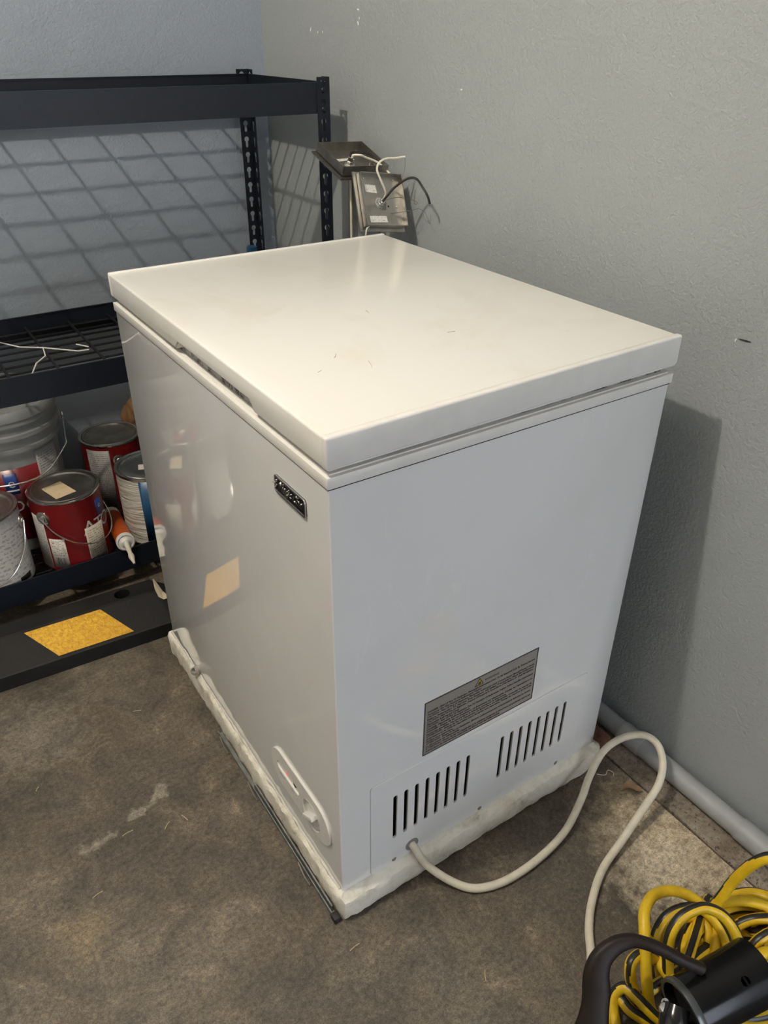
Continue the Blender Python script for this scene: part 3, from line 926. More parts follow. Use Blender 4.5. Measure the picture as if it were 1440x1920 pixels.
# =================================================================== FOAM TRAY, RAIL, TAPE
tray = MB()
per = []
def walk(a, b, k):
    return [(a[0] + (b[0] - a[0]) * i / k, a[1] + (b[1] - a[1]) * i / k) for i in range(k)]
segs = [((0, 0), (D, 0), 70), ((D, 0), (D, W), 60), ((D, W), (0, W), 40), ((0, W), (0, 0), 110)]
norms = [(0, -1), (1, 0), (0, 1), (-1, 0)]
ring = []
for (a, b, k), nn in zip(segs, norms):
    for (x, y) in walk(a, b, k):
        ring.append((x, y, nn))
    # rounded corner
    ni = norms[(norms.index(nn) + 1) % 4]
    for t in (0.25, 0.5, 0.75):
        vx, vy = nn[0] * (1 - t) + ni[0] * t, nn[1] * (1 - t) + ni[1] * t
        l = math.hypot(vx, vy)
        ring.append((b[0], b[1], (vx / l, vy / l)))
sec = [(-0.012, 0.0), (0.009, 0.0), (0.0145, 0.004), (0.0165, 0.020), (0.0165, 0.040), (0.0145, 0.0475), (0.0065, 0.0515), (0.0005, 0.0575), (-0.012, 0.0548)]
vs_ = []
nr = len(sec)
for (x, y, nn) in ring:
    front = nn[0] < -0.7
    end = nn[1] < -0.7
    jag = noise.noise((x * 38, y * 38, 1.0)) + 0.5 * noise.noise((x * 110, y * 110, 5.0))
    for j, (o_, z) in enumerate(sec):
        oo = o_ * (0.62 if front else 1.0)
        d_ = noise.noise((x * 45 + j * 0.6, y * 45, z * 60)) * 0.0030 + noise.noise((x * 140, y * 140, z * 150)) * 0.0012
        zz = z
        if 3 <= j <= 6:
            zz += jag * (0.0045 if j >= 5 else 0.0015) + (0.006 if front and j >= 4 else 0.0)
        if j in (1, 2) and end:
            zz += max(0.0, noise.noise((x * 25, 9.0, 0)) * 0.006)
        if 1 <= j <= 6:
            oo += d_
        if j == 7 or j == 8:
            oo = min(oo, 0.0004)
        vs_.append((x + nn[0] * oo, y + nn[1] * oo, max(0.0, zz) if j else 0.0))
fs = []
K = len(ring)
for i in range(K):
    i2 = (i + 1) % K
    for j in range(nr - 1):
        fs.append((i * nr + j, i2 * nr + j, i2 * nr + j + 1, i * nr + j + 1))
# top and bottom closures
fs.append(tuple(i * nr for i in range(K)))
fs.append(tuple(i * nr + nr - 1 for i in range(K)))
tray.add(vs_, fs)
ft = tray.build('foam_tray', 'foam', None, True)
tag(ft, 'chipped yellowed styrofoam tray under the white freezer', 'foam tray')
# inner white liner lip along the front
mb = MB()
vs_ = []
NL = 120
for i in range(NL + 1):
    y = 0.006 + (W - 0.01) * i / NL
    h = 0.0605 + 0.004 * noise.noise((y * 30, 2.2, 0)) + 0.003 * noise.noise((y * 90, 4.4, 0))
    xo = -0.0045 - 0.0012 * noise.noise((y * 40, 8.8, 0))
    vs_ += [(-0.0006, y, 0.050), (xo, y, 0.050), (xo + 0.001, y, h - 0.001), (-0.0006, y, h + 0.001)]
fs = []
for i in range(NL):
    for k in range(4):
        fs.append((i * 4 + k, i * 4 + (k + 1) % 4, (i + 1) * 4 + (k + 1) % 4, (i + 1) * 4 + k))
fs += [(0, 1, 2, 3), (NL * 4 + 3, NL * 4 + 2, NL * 4 + 1, NL * 4)]
mb.add(vs_, fs)
mb.build('liner_strip', simple('foam_liner', (0.62, 0.60, 0.54), 0.7, var=0.15, nscale=60), ft)

# thin metal channel lying against the tray along the front
rail = thing('metal_rail', (-0.015, 0.23, 0.0), 'thin grey metal channel lying on the floor along the front of the foam tray', 'rail')
mb = MB().prism([(-0.0190, 0.0), (-0.0105, 0.0), (-0.0105, 0.002), (-0.0176, 0.002), (-0.0176, 0.010), (-0.0190, 0.010)], 'y', 0.004, 0.46)
mb.build('channel', 'galv', rail)
MB().box((-0.0150, 0.012, 0.002), (-0.0128, 0.30, 0.016)).build('inner_strip', 'galv', rail)
MB().box((-0.0215, -0.0095, 0.0), (-0.0095, 0.005, 0.012)).build('end_cap', 'black', rail, True, 0.0015, 2)
for y in (0.070, 0.27, 0.40):
    MB().tube([(-0.0225, y, 0.003), (-0.0225, y + 0.02, 0.003), (-0.0205, y + 0.045, 0.008)], 0.0015, 6, 3).build('clip', 'dark_steel', rail)

tp = MB()
for k in range(3):
    tp.lathe([(0.0085 - 0.0012 * k, -0.006), (0.0095 - 0.0012 * k, -0.0055), (0.0095 - 0.0012 * k, 0.0055), (0.0085 - 0.0012 * k, 0.006), (0.0085 - 0.0012 * k, -0.006)], (-0.008, 0.585, 0.0695 + 0.001 * k), 20, axis=(-0.75, -0.55, 0.35))
o = tp.build('tape_curl', 'clear', None, True)
tag(o, 'small curl of clear tape stuck on the edge of the foam tray', 'tape')

# =================================================================== SHELVING UNIT
SX0, SX1 = -0.63, 0.612      # outer x of the end posts
SF, SB = 1.035, 1.452        # outer y of front and rear post faces
PW, PT, PH = 0.031, 0.0022, 1.124
sh = thing('shelving_unit', ((SX0 + SX1) / 2, (SF + SB) / 2, 0.0), 'black steel shelving unit with wire decks along the back wall', 'shelving')
def keyhole(cx, cz):
    r1, r2, l = 0.0068, 0.0036, 0.0165
    pts = []
    a0 = math.asin(r2 / r1)
    for i in range(11):
        t = -math.pi / 2 + a0 + (2 * math.pi - 2 * a0) * i / 10
        pts.append((cx + r1 * math.cos(t), cz + r1 * math.sin(t)))
    for i in range(5):
        t = math.pi + math.pi * i / 4
        pts.append((cx + r2 * math.cos(t), cz - l + r2 * math.sin(t)))
    return pts
zs = [1.112 - 0.0373 * i for i in range(30)]
zs = [z for z in zs if z > 0.03]
holes = [keyhole(PW / 2 + 0.001, z) for z in zs]
fl_m = plate_mesh([(0, 0), (PW, 0), (PW, PH), (0, PH)], holes, PT)
def post(xo, yo, sx, sy, name='post'):
    """L-section post; corner at (xo, yo); flanges run sx along x and sy along y"""
    a = fl_m.copy(); a.transform(Matrix(((sx, 0, 0, xo), (0, 0, sy, yo + sy * PT / 2), (0, 1, 0, 0), (0, 0, 0, 1))))
    b = fl_m.copy(); b.transform(Matrix(((0, 0, sx, xo + sx * PT / 2), (sy, 0, 0, yo), (0, 1, 0, 0), (0, 0, 0, 1))))
    bm = bmesh.new(); bm.from_mesh(a); bm.from_mesh(b)
    bmesh.ops.recalc_face_normals(bm, faces=bm.faces)
    m_ = bpy.data.meshes.new(name); bm.to_mesh(m_); bm.free()
    return obj(name, m_, 'shelf', sh)
p_fr = post(SX1, SF, -1, 1); p_br = post(SX1, SB, -1, -1); post(SX0, SF, 1, 1); post(SX0, SB, 1, -1)
for z in (1.099, 1.0615, 0.575, 0.545):
    MB().lathe([(0, 0.002), (0.004, 0.0018), (0.0055, 0.0)], (SX1 - PW / 2, SF, z), 16, axis=(0, -1, 0)).build('rivet', 'shelf', p_fr, True)
levels = [(1.0535, 1.114), (0.538, 0.598), (0.052, 0.112)]
BT = 0.0022
for (z0, z1) in levels:
    # long beams: outer face plus an inward ledge that carries the deck
    mid = z0 + 0.022
    def beam_prof(y, s):
        return [(y, z0), (y + s * 0.012, z0), (y + s * 0.012, z0 + BT), (y + s * BT, z0 + BT), (y + s * BT, mid - BT), (y + s * 0.016, mid - BT), (y + s * 0.016, mid), (y + s * BT, mid),
                (y + s * BT, z1 - BT), (y + s * 0.005, z1 - BT), (y + s * 0.005, z1), (y, z1)]
    MB().prism(beam_prof(SF + PT + 0.0006, 1), 'x', SX0 + 0.004, SX1 - 0.004).build('beam', 'shelf', sh)
    MB().prism(beam_prof(SB - PT - 0.0006, -1), 'x', SX0 + 0.004, SX1 - 0.004).build('beam', 'shelf', sh)
    for (x, s) in ((SX1 - PT - 0.0006, -1), (SX0 + PT + 0.0006, 1)):
        pr_ = [(x, z0), (x + s * 0.012, z0), (x + s * 0.012, z0 + BT), (x + s * BT, z0 + BT), (x + s * BT, mid - BT), (x + s * 0.014, mid - BT), (x + s * 0.014, mid), (x + s * BT, mid), (x + s * BT, z1), (x, z1)]
        MB().prism(pr_, 'y', SF + 0.012, SB - 0.012).build('end_beam', 'shelf', sh)
    deck = bpy.data.objects.new('wire_deck', None); COL.objects.link(deck)
    deck.empty_display_size = 0.02
    deck.location = (0.0, (SF + SB) / 2, mid); attach(deck, sh)
    wr = 0.0028
    base = None
    for k in range(-6, 6):
        x = 0.052 + 0.1025 * k
        if base is None:
            base = MB().tube([(x, SF + 0.006, mid + 0.0105), (x, SB - 0.006, mid + 0.0105)], wr * 1.25, 8, 1).build('wire', 'wire', deck, True)
            bx = x
        else:
            c = base.copy(); COL.objects.link(c); c.parent = deck; c.location = Vector(base.location) + Vector((x - bx, 0, 0))
    base = None
    y = SF + 0.020
    while y < SB - 0.012:
        if base is None:
            base = MB().tube([(SX0 + 0.006, y, mid + 0.005), (SX1 - 0.006, y, mid + 0.005)], wr, 8, 1).build('wire', 'wire', deck, True)
            by = y
        else:
            c = base.copy(); COL.objects.link(c); c.parent = deck; c.location = Vector(base.location) + Vector((0, y - by, 0))
        y += 0.0455

ZD = levels[2][0] + 0.022 + 0.0145     # top of the bottom wire deck
ZM = levels[1][0] + 0.022 + 0.0145     # top of the middle wire deck

# =================================================================== THINGS ON THE SHELVES
def arc_patch(c, r, a0, a1, z0, z1, name, mat, parent, thick=0.0006, n=14, skew=0.0):
    """thin curved sheet on a cylinder, with its own UVs"""
    vs_, fs, uvs = [], [], []
    for s_ in (0, 1):
        rr = r + 0.0003 + thick * s_
        for j, z in enumerate((z0, z1)):
            for i in range(n + 1):
                t = a0 + (a1 - a0) * i / n
                vs_.append((c[0] + rr * math.cos(t), c[1] + rr * math.sin(t), c[2] + z + skew * (i / n)))
                uvs.append((i / n, j))
    k = n + 1
    for i in range(n):
        fs.append((2 * k + i, 2 * k + i + 1, 3 * k + i + 1, 3 * k + i))
        fs.append((i + 1, i, k + i, k + i + 1))
        fs.append((i, i + 1, 2 * k + i + 1, 2 * k + i))
        fs.append((k + i + 1, k + i, 3 * k + i, 3 * k + i + 1))
    fs.append((0, 2 * k, 3 * k, k)); fs.append((n, k + n, 3 * k + n, 2 * k + n))
    me = bpy.data.meshes.new(name); me.from_pydata(vs_, [], fs)
    lay = me.uv_layers.new(name='UVMap')
    for p in me.polygons:
        for li in p.loop_indices:
            lay.data[li].uv = uvs[me.loops[li].vertex_index]
    me.update()
    return obj(name, me, mat, parent, True)

def flat_patch(corners, name, mat, parent, thick=0.0004):
    a = [Vector(p) for p in corners]
    nrm = (a[1] - a[0]).cross(a[3] - a[0]).normalized()
    b = [p + nrm * thick for p in a]
    me = bpy.data.meshes.new(name)
    me.from_pydata([tuple(p) for p in a + b], [], [(3, 2, 1, 0), (4, 5, 6, 7), (0, 1, 5, 4), (1, 2, 6, 5), (2, 3, 7, 6), (3, 0, 4, 7)])
    uv = [(0, 0), (1, 0), (1, 1), (0, 1)] * 2
    lay = me.uv_layers.new(name='UVMap')
    for p in me.polygons:
        for li in p.loop_indices:
            lay.data[li].uv = uv[me.loops[li].vertex_index]
    me.update()
    return obj(name, me, mat, parent)

def cyl_text(body, c, r, ang, z, size, mat, parent, name='lettering', weight=0.0):
    tm = text_mesh(body, size, 0.0, 'CENTER', offset=weight)
    bm = bmesh.new(); bm.from_mesh(tm)
    bmesh.ops.subdivide_edges(bm, edges=[e_ for e_ in bm.edges if e_.calc_length() > 0.012], cuts=2)
    bm.to_mesh(tm); bm.free()
    for v in tm.vertices:
        t = ang + v.co.x / r
        v.co = Vector((c[0] + (r + 0.0012) * math.cos(t), c[1] + (r + 0.0012) * math.sin(t), c[2] + z + v.co.y))
    return obj(name, tm, mat, parent)

CAN_R, CAN_H = 0.0825, 0.190
def paint_can(c, label, body_mat, ear_ang, bail_dir, lid_mat='steel', bail=None, r=CAN_R, h=CAN_H, rim_mat='chrome'):
    t = thing('paint_can', c, label, 'paint can', 'paint cans on the bottom shelf')
    x, y, z = c
    MB().lathe([(0, 0.001), (r - 0.003, 0.001), (r - 0.001, 0.0), (r + 0.0008, 0.002), (r, 0.005), (r, h - 0.004), (r - 0.004, h - 0.001)], c, 56).build('body', body_mat, t, True)
    MB().lathe([(r + 0.0006, h - 0.005), (r + 0.002, h - 0.002), (r + 0.0012, h + 0.0015), (r - 0.003, h + 0.0022), (r - 0.006, h + 0.0005), (r - 0.0068, h - 0.003), (r - 0.004, h - 0.006)], c, 56).build('rim', rim_mat, t, True)
    MB().lathe([(r - 0.0065, h - 0.003), (r - 0.009, h + 0.0012), (r - 0.0125, h + 0.0008), (r - 0.0145, h - 0.003), (r - 0.018, h - 0.0042), (r * 0.5, h - 0.0045), (0, h - 0.0045)], c, 56).build('lid', lid_mat, t, True)
    for a in (ear_ang, ear_ang + math.pi):
        d = Vector((math.cos(a), math.sin(a), 0))
        MB().lathe([(0.0175, -0.003), (0.0170, 0.0015), (0.013, 0.0030), (0.0085, 0.0032), (0.0078, 0.0062), (0.004, 0.0070), (0, 0.0055)], Vector((x, y, z + h * 0.78)) + d * r, 22, axis=d).build('ear', 'chrome' if rim_mat == 'chrome' else 'steel', t, True)
    if bail is not None:
        # wire handle hanging down against the side of the can
        pts = []
        for i in range(13):
            s_ = i / 12
            a = ear_ang + bail_dir * math.pi * s_
            rr = r + 0.0065 + 0.004 * math.sin(math.pi * s_)
            zz = h * 0.78 - bail * math.sin(math.pi * s_) ** 0.8
            pts.append((x + rr * math.cos(a), y + rr * math.sin(a), z + zz))
        MB().tube(pts, 0.0017, 8, 4).build('bail_handle', 'chrome', t, True)
    return t

def ang_to_cam(c):
    return math.atan2(-0.64 - c[1], -0.354 - c[0])

# red can in front
c = (-0.098, 1.130, ZD)
A = ang_to_cam(c)
t = paint_can(c, 'red paint can with a tan sticker on its lid, front of the bottom shelf', 'red', A - 0.78, 1, 'dark_steel', 0.085)
arc_patch(c, CAN_R, A - 0.76, A - 0.30, 0.010, 0.092, 'barcode_label', 'print_barcode', t, skew=0.0)
arc_patch(c, CAN_R, A - 1.30, A - 0.82, 0.004, 0.150, 'info_label', 'print_info', t)
arc_patch(c, CAN_R, A + 0.30, A + 0.92, 0.008, 0.108, 'price_label', 'print_price', t, thick=0.0012)
arc_patch(c, CAN_R, A + 0.82, A + 1.12, 0.124, 0.166, 'logo_patch', 'blue', t)
cyl_text("e", c, CAN_R, A + 0.97, 0.142, 0.022, 'white_print', t, 'logo_letter')
cyl_text("A", c, CAN_R, A + 0.46, 0.090, 0.052, 'white_print', t)
cyl_text("T", c, CAN_R, A + 0.80, 0.090, 0.048, 'white_print', t)
cyl_text("O", c, CAN_R, A + 1.12, 0.088, 0.052, 'white_print', t)
zl = ZD + CAN_H - 0.0043
flat_patch([(-0.125, 1.083, zl), (-0.076, 1.097, zl), (-0.096, 1.166, zl), (-0.143, 1.151, zl)], 'lid_sticker', 'print_tan', t)
# grey label can, partly outside the left edge
c = (-0.287, 1.128, ZD)
A = ang_to_cam(c)
t = paint_can(c, 'grey paint can with worn label and dark lid at the left edge', 'greycan', A + 1.25, -1, 'steel', 0.12, rim_mat='steel')
arc_patch(c, CAN_R, A + 0.55, A + 0.95, 0.010, 0.024, 'black_bar', 'black', t)
# white can with the blue stripe, beside the freezer
c = (0.112, 1.128, ZD)
A = ang_to_cam(c)
t = paint_can(c, 'white paint can with wrinkled label and blue stripe, beside the freezer', 'whitecan', A + 0.7, -1, 'chrome', None)
arc_patch(c, CAN_R, A - 0.40, A + 0.7, 0.012, 0.184, 'blue_stripe', 'blue_label', t)
o = flat_patch([(0.082, 1.120, zl), (0.150, 1.096, zl), (0.158, 1.120, zl), (0.090, 1.146, zl)], 'lid_drip', 'paper', t)
# red can at the back
c = (0.073, 1.322, ZD)
A = ang_to_cam(c)
t = paint_can(c, 'red paint can with a grey text label at the back of the bottom shelf', 'red', A + 0.16, -1, 'dark_steel', None, r=0.0765, h=0.205)
arc_patch(c, 0.0765, A - 0.95, A - 0.12, 0.010, 0.192, 'info_label', 'print_dark', t)

# five gallon bucket
c = (-0.176, 1.316, ZD)
A = ang_to_cam(c)
bk = thing('paint_bucket', c, 'large grey plastic paint bucket with dark red label and ribbed rim', 'bucket')
prof = [(0, 0.001), (0.1165, 0.001), (0.1185, 0.006), (0.1195, 0.20), (0.1205, 0.272), (0.1312, 0.274), (0.1312, 0.283), (0.1274, 0.285), (0.1281, 0.306), (0.1348, 0.308), (0.1348, 0.318), (0.1290, 0.320), (0.1296, 0.338), (0.1358, 0.340), (0.1358, 0.352), (0.1308, 0.354), (0.1312, 0.366)]
MB().lathe(prof, c, 72).build('body', 'grey_plastic', bk, True)
MB().lathe([(0.1310, 0.352), (0.1385, 0.354), (0.1394, 0.372), (0.1358, 0.378), (0.1294, 0.378), (0.1267, 0.368), (0.07, 0.366), (0, 0.366)], c, 72).build('lid', 'grey_plastic', bk, True)
arc_patch(c, 0.1198, A - 1.2, A + 0.52, 0.035, 0.232, 'red_label', 'red', bk, n=30, thick=0.0012)
arc_patch(c, 0.1212, A + 0.47, A + 1.02, 0.060, 0.262, 'info_label', 'print_dark', bk, n=14, thick=0.0010)
arc_patch(c, 0.1214, A - 0.22, A + 0.02, 0.166, 0.222, 'logo_patch', 'blue', bk, n=8)
arc_patch(c, 0.1219, A - 0.22, A + 0.02, 0.174, 0.178, 'logo_line', 'white_print', bk, n=8)
cyl_text("e", c, 0.1223, A - 0.10, 0.186, 0.036, 'white_print', bk, 'logo_letter')
cyl_text("O", c, 0.1209, A + 0.20, 0.118, 0.044, 'white_print', bk)
cyl_text("O", c, 0.1209, A - 0.10, 0.118, 0.044, 'white_print', bk)
for a in (A + 1.40, A + 1.40 + math.pi):
    d = Vector((math.cos(a), math.sin(a), 0))
    MB().lathe([(0.014, -0.006), (0.014, 0.006), (0.006, 0.009), (0, 0.009)], Vector((c[0], c[1], c[2] + 0.312)) + d * 0.1294, 18, axis=d).build('ear', 'grey_plastic', bk, True)
a = A + 1.40
pts = []
for (s_, z) in ((0.0, 0.312), (0.02, 0.300), (0.06, 0.255), (0.10, 0.240), (0.30, 0.208), (0.5, 0.203), (0.7, 0.208), (0.90, 0.235), (0.96, 0.26), (1.0, 0.312)):
    t_ = a - math.pi * s_
    rr = 0.1430
    pts.append((c[0] + rr * math.cos(t_), c[1] + rr * math.sin(t_), c[2] + z))
MB().tube(pts, 0.0022, 8, 4).build('bail_handle', 'chrome', bk, True)

# caulk tube lying with its nozzle over the lip of the bottom shelf
p0 = Vector((0.016, 1.222, ZD + 0.024)); p1 = Vector((-0.001, 1.032, 0.112 + 0.025))
ax = (p1 - p0).normalized(); L = (p1 - p0).length
ck = thing('caulk_tube', (0.006, 1.14, ZD), 'orange caulk tube with a white nozzle pointing over the front lip of the shelf', 'caulk tube')
MB().lathe([(0, 0.002), (0.020, 0.0), (0.0215, 0.003), (0.0215, L - 0.008)], p0, 28, axis=ax).build('tube', 'orange', ck, True)
MB().lathe([(0.0218, 0.0), (0.0222, 0.002), (0.0222, 0.022), (0.0218, 0.024)], p0, 28, axis=ax).build('rear_band', 'white_plastic', ck, True)
MB().lathe([(0.0215, L - 0.011), (0.0225, L - 0.010), (0.0225, L), (0.019, L + 0.0015), (0.0178, L - 0.001), (0.010, L + 0.002), (0.0075, L + 0.006)], p0, 28, axis=ax).build('cap', 'white_plastic', ck, True)
tip_dir = (Vector((-0.004, 0.975, 0.112)) - p1).normalized()
MB().lathe([(0.0080, 0.0), (0.0066, 0.012), (0.0052, 0.034), (0.0072, 0.040), (0.0072, 0.046), (0.0040, 0.058), (0.0026, 0.066), (0, 0.066)], p1 + ax * 0.002, 16, axis=tip_dir).build('nozzle', 'nozzle', ck, True)

# brown paper behind the cans
mb = MB()
q = []
for j in range(6):
    for i in range(7):
        u, v = i / 6, j / 5
        q.append((0.130 + 0.12 * u + 0.012 * noise.noise((u * 3, v * 3, 1)), 1.388 + 0.015 * u + 0.008 * noise.noise((u * 4, v * 4, 5)), ZD + 0.002 + (0.278 - 0.02 * u) * v - (0.055 * max(0, 0.35 - u) / 0.35 * v)))
f_ = [(j * 7 + i, j * 7 + i + 1, (j + 1) * 7 + i + 1, (j + 1) * 7 + i) for j in range(5) for i in range(6)]
nq = len(q)
q2 = [(a_, b + 0.018, max(ZD + 0.001, c_ - 0.012)) for (a_, b, c_) in q]
mb.add(q + q2, f_ + [tuple(nq + k for k in f__)[::-1] for f__ in f_]
       + [(j * 7, (j + 1) * 7, nq + (j + 1) * 7, nq + j * 7) for j in range(5)] + [(j * 7 + 6, nq + j * 7 + 6, nq + (j + 1) * 7 + 6, (j + 1) * 7 + 6) for j in range(5)]
       + [(i, i + 1, nq + i + 1, nq + i) for i in range(6)])
o = mb.build('paper_bag', 'cardboard', None)
tag(o, 'crumpled brown paper bag standing behind the cans on the bottom shelf', 'paper bag')

# scraps of wire on the middle deck
for (pts, lab_) in (
    ([(-0.170, 1.40, ZM + .003), (-0.127, 1.335, ZM + .004), (-0.097, 1.274, ZM + .006), (-0.053, 1.231, ZM + .009), (0.012, 1.18, ZM + .004), (0.035, 1.18, ZM + .003)], 'long pale bent wire lying across the middle wire shelf'),
    ([(-0.056, 1.218, ZM + .014), (-0.062, 1.174, ZM + .009), (-0.089, 1.145, ZM + .006), (-0.109, 1.096, ZM + .003), (-0.126, 1.071, ZM + .003)], 'short kinked white wire hanging towards the front of the middle shelf'),
    ([(0.020, 1.232, ZM + .003), (0.040, 1.199, ZM + .003)], 'tiny straight white wire end on the middle shelf near the freezer')):
    o = MB().tube(pts, 0.0016, 8, 1).build('wire_scrap', 'white_plastic', None, True)
    tag(o, lab_, 'wire', 'wire scraps on the middle shelf')

# small round dark blue thing clipped to the rear post, just above the freezer
kn = thing('bottle', (0.517, 1.300, ZM), 'dark bottle with a blue cap just showing above the back edge of the freezer', 'bottle')
MB().lathe([(0, 0), (0.021, 0), (0.022, 0.003), (0.022, 0.115), (0.016, 0.128), (0.012, 0.132)], (0.517, 1.300, ZM), 24).build('body', 'gloss_black', kn, True)
MB().lathe([(0.0135, 0.128), (0.0135, 0.152), (0.011, 0.154), (0, 0.154)], (0.517, 1.300, ZM), 20).build('cap', 'blue_label', kn, True)

# =================================================================== STEEL FIXTURES BEHIND THE FREEZER
def frame_from(c, ux, uy):
    ux = Vector(ux).normalized(); uz = ux.cross(Vector(uy)).normalized(); uy = uz.cross(ux)
    return Matrix(((ux.x, uy.x, uz.x, c[0]), (ux.y, uy.y, uz.y, c[1]), (ux.z, uy.z, uz.z, c[2]), (0, 0, 0, 1)))

def steel_pan(corners, depth, label, matn, lip):
    """corners of the rim: near-left, near-right, far-right, far-left; open side up, floor 'depth' below"""
    a = [Vector(p) for p in corners]
    cen = sum(a, Vector()) / 4
    ux = ((a[1] - a[0]) + (a[2] - a[3])) / 2; uy = ((a[3] - a[0]) + (a[2] - a[1])) / 2
    F = frame_from(cen, ux, uy)
    w, h = ux.length / 2, uy.length / 2
    t = thing('steel_box', (cen.x, cen.y, 0.0), label, 'steel box')
    th = 0.0016
    mb = MB()
    mb.box((-w, -h, -depth), (w, h, -depth + th))
    mb.box((-w, -h, -depth), (-w + th, h, 0)).box((w - th, -h, -depth), (w, h, 0))
    mb.box((-w, -h, -depth), (w, -h + th, 0)).box((-w, h - th, -depth), (w, h, 0))
    mb.build('tray', matn, t, xf=F)
    mb = MB().box((-w - lip, -h - lip, -depth - 0.0045), (w + lip * 0.2, h + lip * 0.6, -depth - 0.001))
    mb.build('base_plate', matn, t, xf=F)
    for (sx, sy) in ((-0.72, 0.85), (0.70, 0.82), (0.72, -0.2), (-0.85, -0.1)):
        MB().lathe([(0, 0.003), (0.0022, 0.0022), (0.0028, 0)], (sx * w, sy * h, -depth + th), 10).build('stud', 'chrome', t, True, xf=F)
    return t, F, w, h, depth - th

# upper, lying almost flat
T1, F1, w, h, d = steel_pan([(0.540, 0.860, 0.971), (0.652, 0.860, 0.965), (0.652, 0.970, 1.002), (0.542, 0.970, 1.005)], 0.020,
                            'upper brushed steel box tilted level with a cable gland and white label, by the corner', 'dark_steel', 0.009)
MB().lathe([(0.0125, 0), (0.0125, 0.002), (0.0082, 0.0025), (0.0082, 0.008), (0.0062, 0.0085), (0.0062, 0.016), (0.0034, 0.017)], (-0.012, -0.012, -d), 6, ).build('gland', 'chrome', T1, False, xf=F1)
flat_patch([F1 @ Vector(p) for p in ((-0.040, 0.002, -d + 0.0005), (0.012, 0.008, -d + 0.0005), (0.012, 0.018, -d + 0.0005), (-0.036, 0.014, -d + 0.0005))], 'label', 'print_small', T1)
g0 = F1 @ Vector((-0.012, -0.012, -d + 0.014))
MB().tube([g0, g0 + Vector((0.000, 0.000, 0.008)), g0 + Vector((0.008, 0.002, 0.011)), (0.622, 0.90, 0.986), (0.638, 0.897, 0.977), (0.650, 0.888, 0.955), (0.655, 0.880, 0.90)], 0.0022, 8, 5).build('black_cable', 'black_cable', T1, True)
MB().tube([g0 + Vector((0.002, -0.002, 0)), g0 + Vector((0.004, -0.004, 0.006)), (0.600, 0.890, 0.985), (0.612, 0.890, 0.980), (0.637, 0.885, 0.970), (0.648, 0.872, 0.958), (0.652, 0.850, 0.942), (0.650, 0.840, 0.900)], 0.0022, 8, 5).build('white_cable', 'white_cable', T1, True)
MB().tube([F1 @ Vector((0.022, 0.012, -d)), F1 @ Vector((0.030, 0.006, -d + 0.008)), F1 @ Vector((0.034, -0.03, -d + 0.012)), F1 @ Vector((0.034, -0.05, -d + 0.004))], 0.0007, 6, 5).build('thin_wire', 'thin_wire', T1)
# post that carries it
MB().box((0.5765, 0.892, 0.0), (0.5925, 0.906, 0.957)).build('stem', 'dark_steel', T1)
MB().tube([(0.5735, 0.889, 0.0), (0.5735, 0.889, 0.30), (0.5735, 0.889, 0.958)], 0.0026, 8, 1).build('white_line', 'white_cable', T1, True)  # white tube standing in for the lit left edge of the post

# lower, leaning steeply towards the room
T2, F2, w, h, d = steel_pan([(0.549, 0.772, 0.868), (0.655, 0.772, 0.859), (0.645, 0.818, 0.952), (0.546, 0.818, 0.968)], 0.016,
                            'lower brushed steel box leaning steeply with two white labels and a looping cable', 'steel', 0.008)
MB().lathe([(0.0120, 0), (0.0120, 0.002), (0.0080, 0.0025), (0.0080, 0.008), (0.0060, 0.0085), (0.0060, 0.015), (0.0032, 0.016)], (-0.006, -0.004, -d), 6).build('gland', 'chrome', T2, False, xf=F2)
for q in (((-0.036, 0.018, 0), (-0.008, 0.016, 0), (-0.010, 0.032, 0), (-0.038, 0.033, 0)), ((-0.034, -0.044, 0), (0.010, -0.043, 0), (0.008, -0.030, 0), (-0.035, -0.031, 0))):
    flat_patch([F2 @ (Vector(p) + Vector((0, 0, -d + 0.0005))) for p in q], 'label', 'print_small', T2)
MB().lathe([(0, 0.0003), (0.0022, 0.0002), (0.0022, 0)], (0.017, -0.010, -d), 10).build('screw_hole', 'black', T2, xf=F2)
g0 = F2 @ Vector((-0.006, -0.004, -d + 0.013))
MB().tube([g0, (0.5945, 0.786, 0.922), (0.591, 0.783, 0.932), (0.579, 0.783, 0.955), (0.573, 0.785, 0.971), (0.577, 0.785, 0.983), (0.592, 0.785, 0.990), (0.617, 0.785, 0.990), (0.641, 0.785, 0.991)], 0.0022, 8, 5).build('white_cable', 'white_cable', T2, True)
MB().tube([(0.641, 0.785, 0.991), (0.640, 0.783, 0.972), (0.634, 0.783, 0.950), (0.634, 0.783, 0.937)], 0.0005, 5, 4).build('bare_strand', 'thin_wire', T2)
MB().tube([g0, (0.588, 0.776, 0.918), (0.600, 0.766, 0.936), (0.614, 0.752, 0.951), (0.624, 0.740, 0.958), (0.632, 0.728, 0.956), (0.637, 0.715, 0.942), (0.640, 0.702, 0.928), (0.645, 0.700, 0.913)], 0.0024, 8, 5).build('black_cable', 'black_cable', T2, True)
MB().tube([g0, (0.612, 0.772, 0.917), (0.636, 0.768, 0.913), (0.655, 0.760, 0.907), (0.653, 0.758, 0.902), (0.649, 0.760, 0.906), (0.650, 0.760, 0.930)], 0.0005, 5, 5).build('thin_wire', 'thin_wire', T2)
MB().tube([F2 @ Vector((0.020, -0.025, -d)), (0.641, 0.765, 0.889), (0.655, 0.752, 0.894), (0.660, 0.735, 0.888), (0.663, 0.722, 0.868), (0.663, 0.720, 0.884)], 0.0005, 5, 5).build('thin_wire', 'thin_wire', T2)
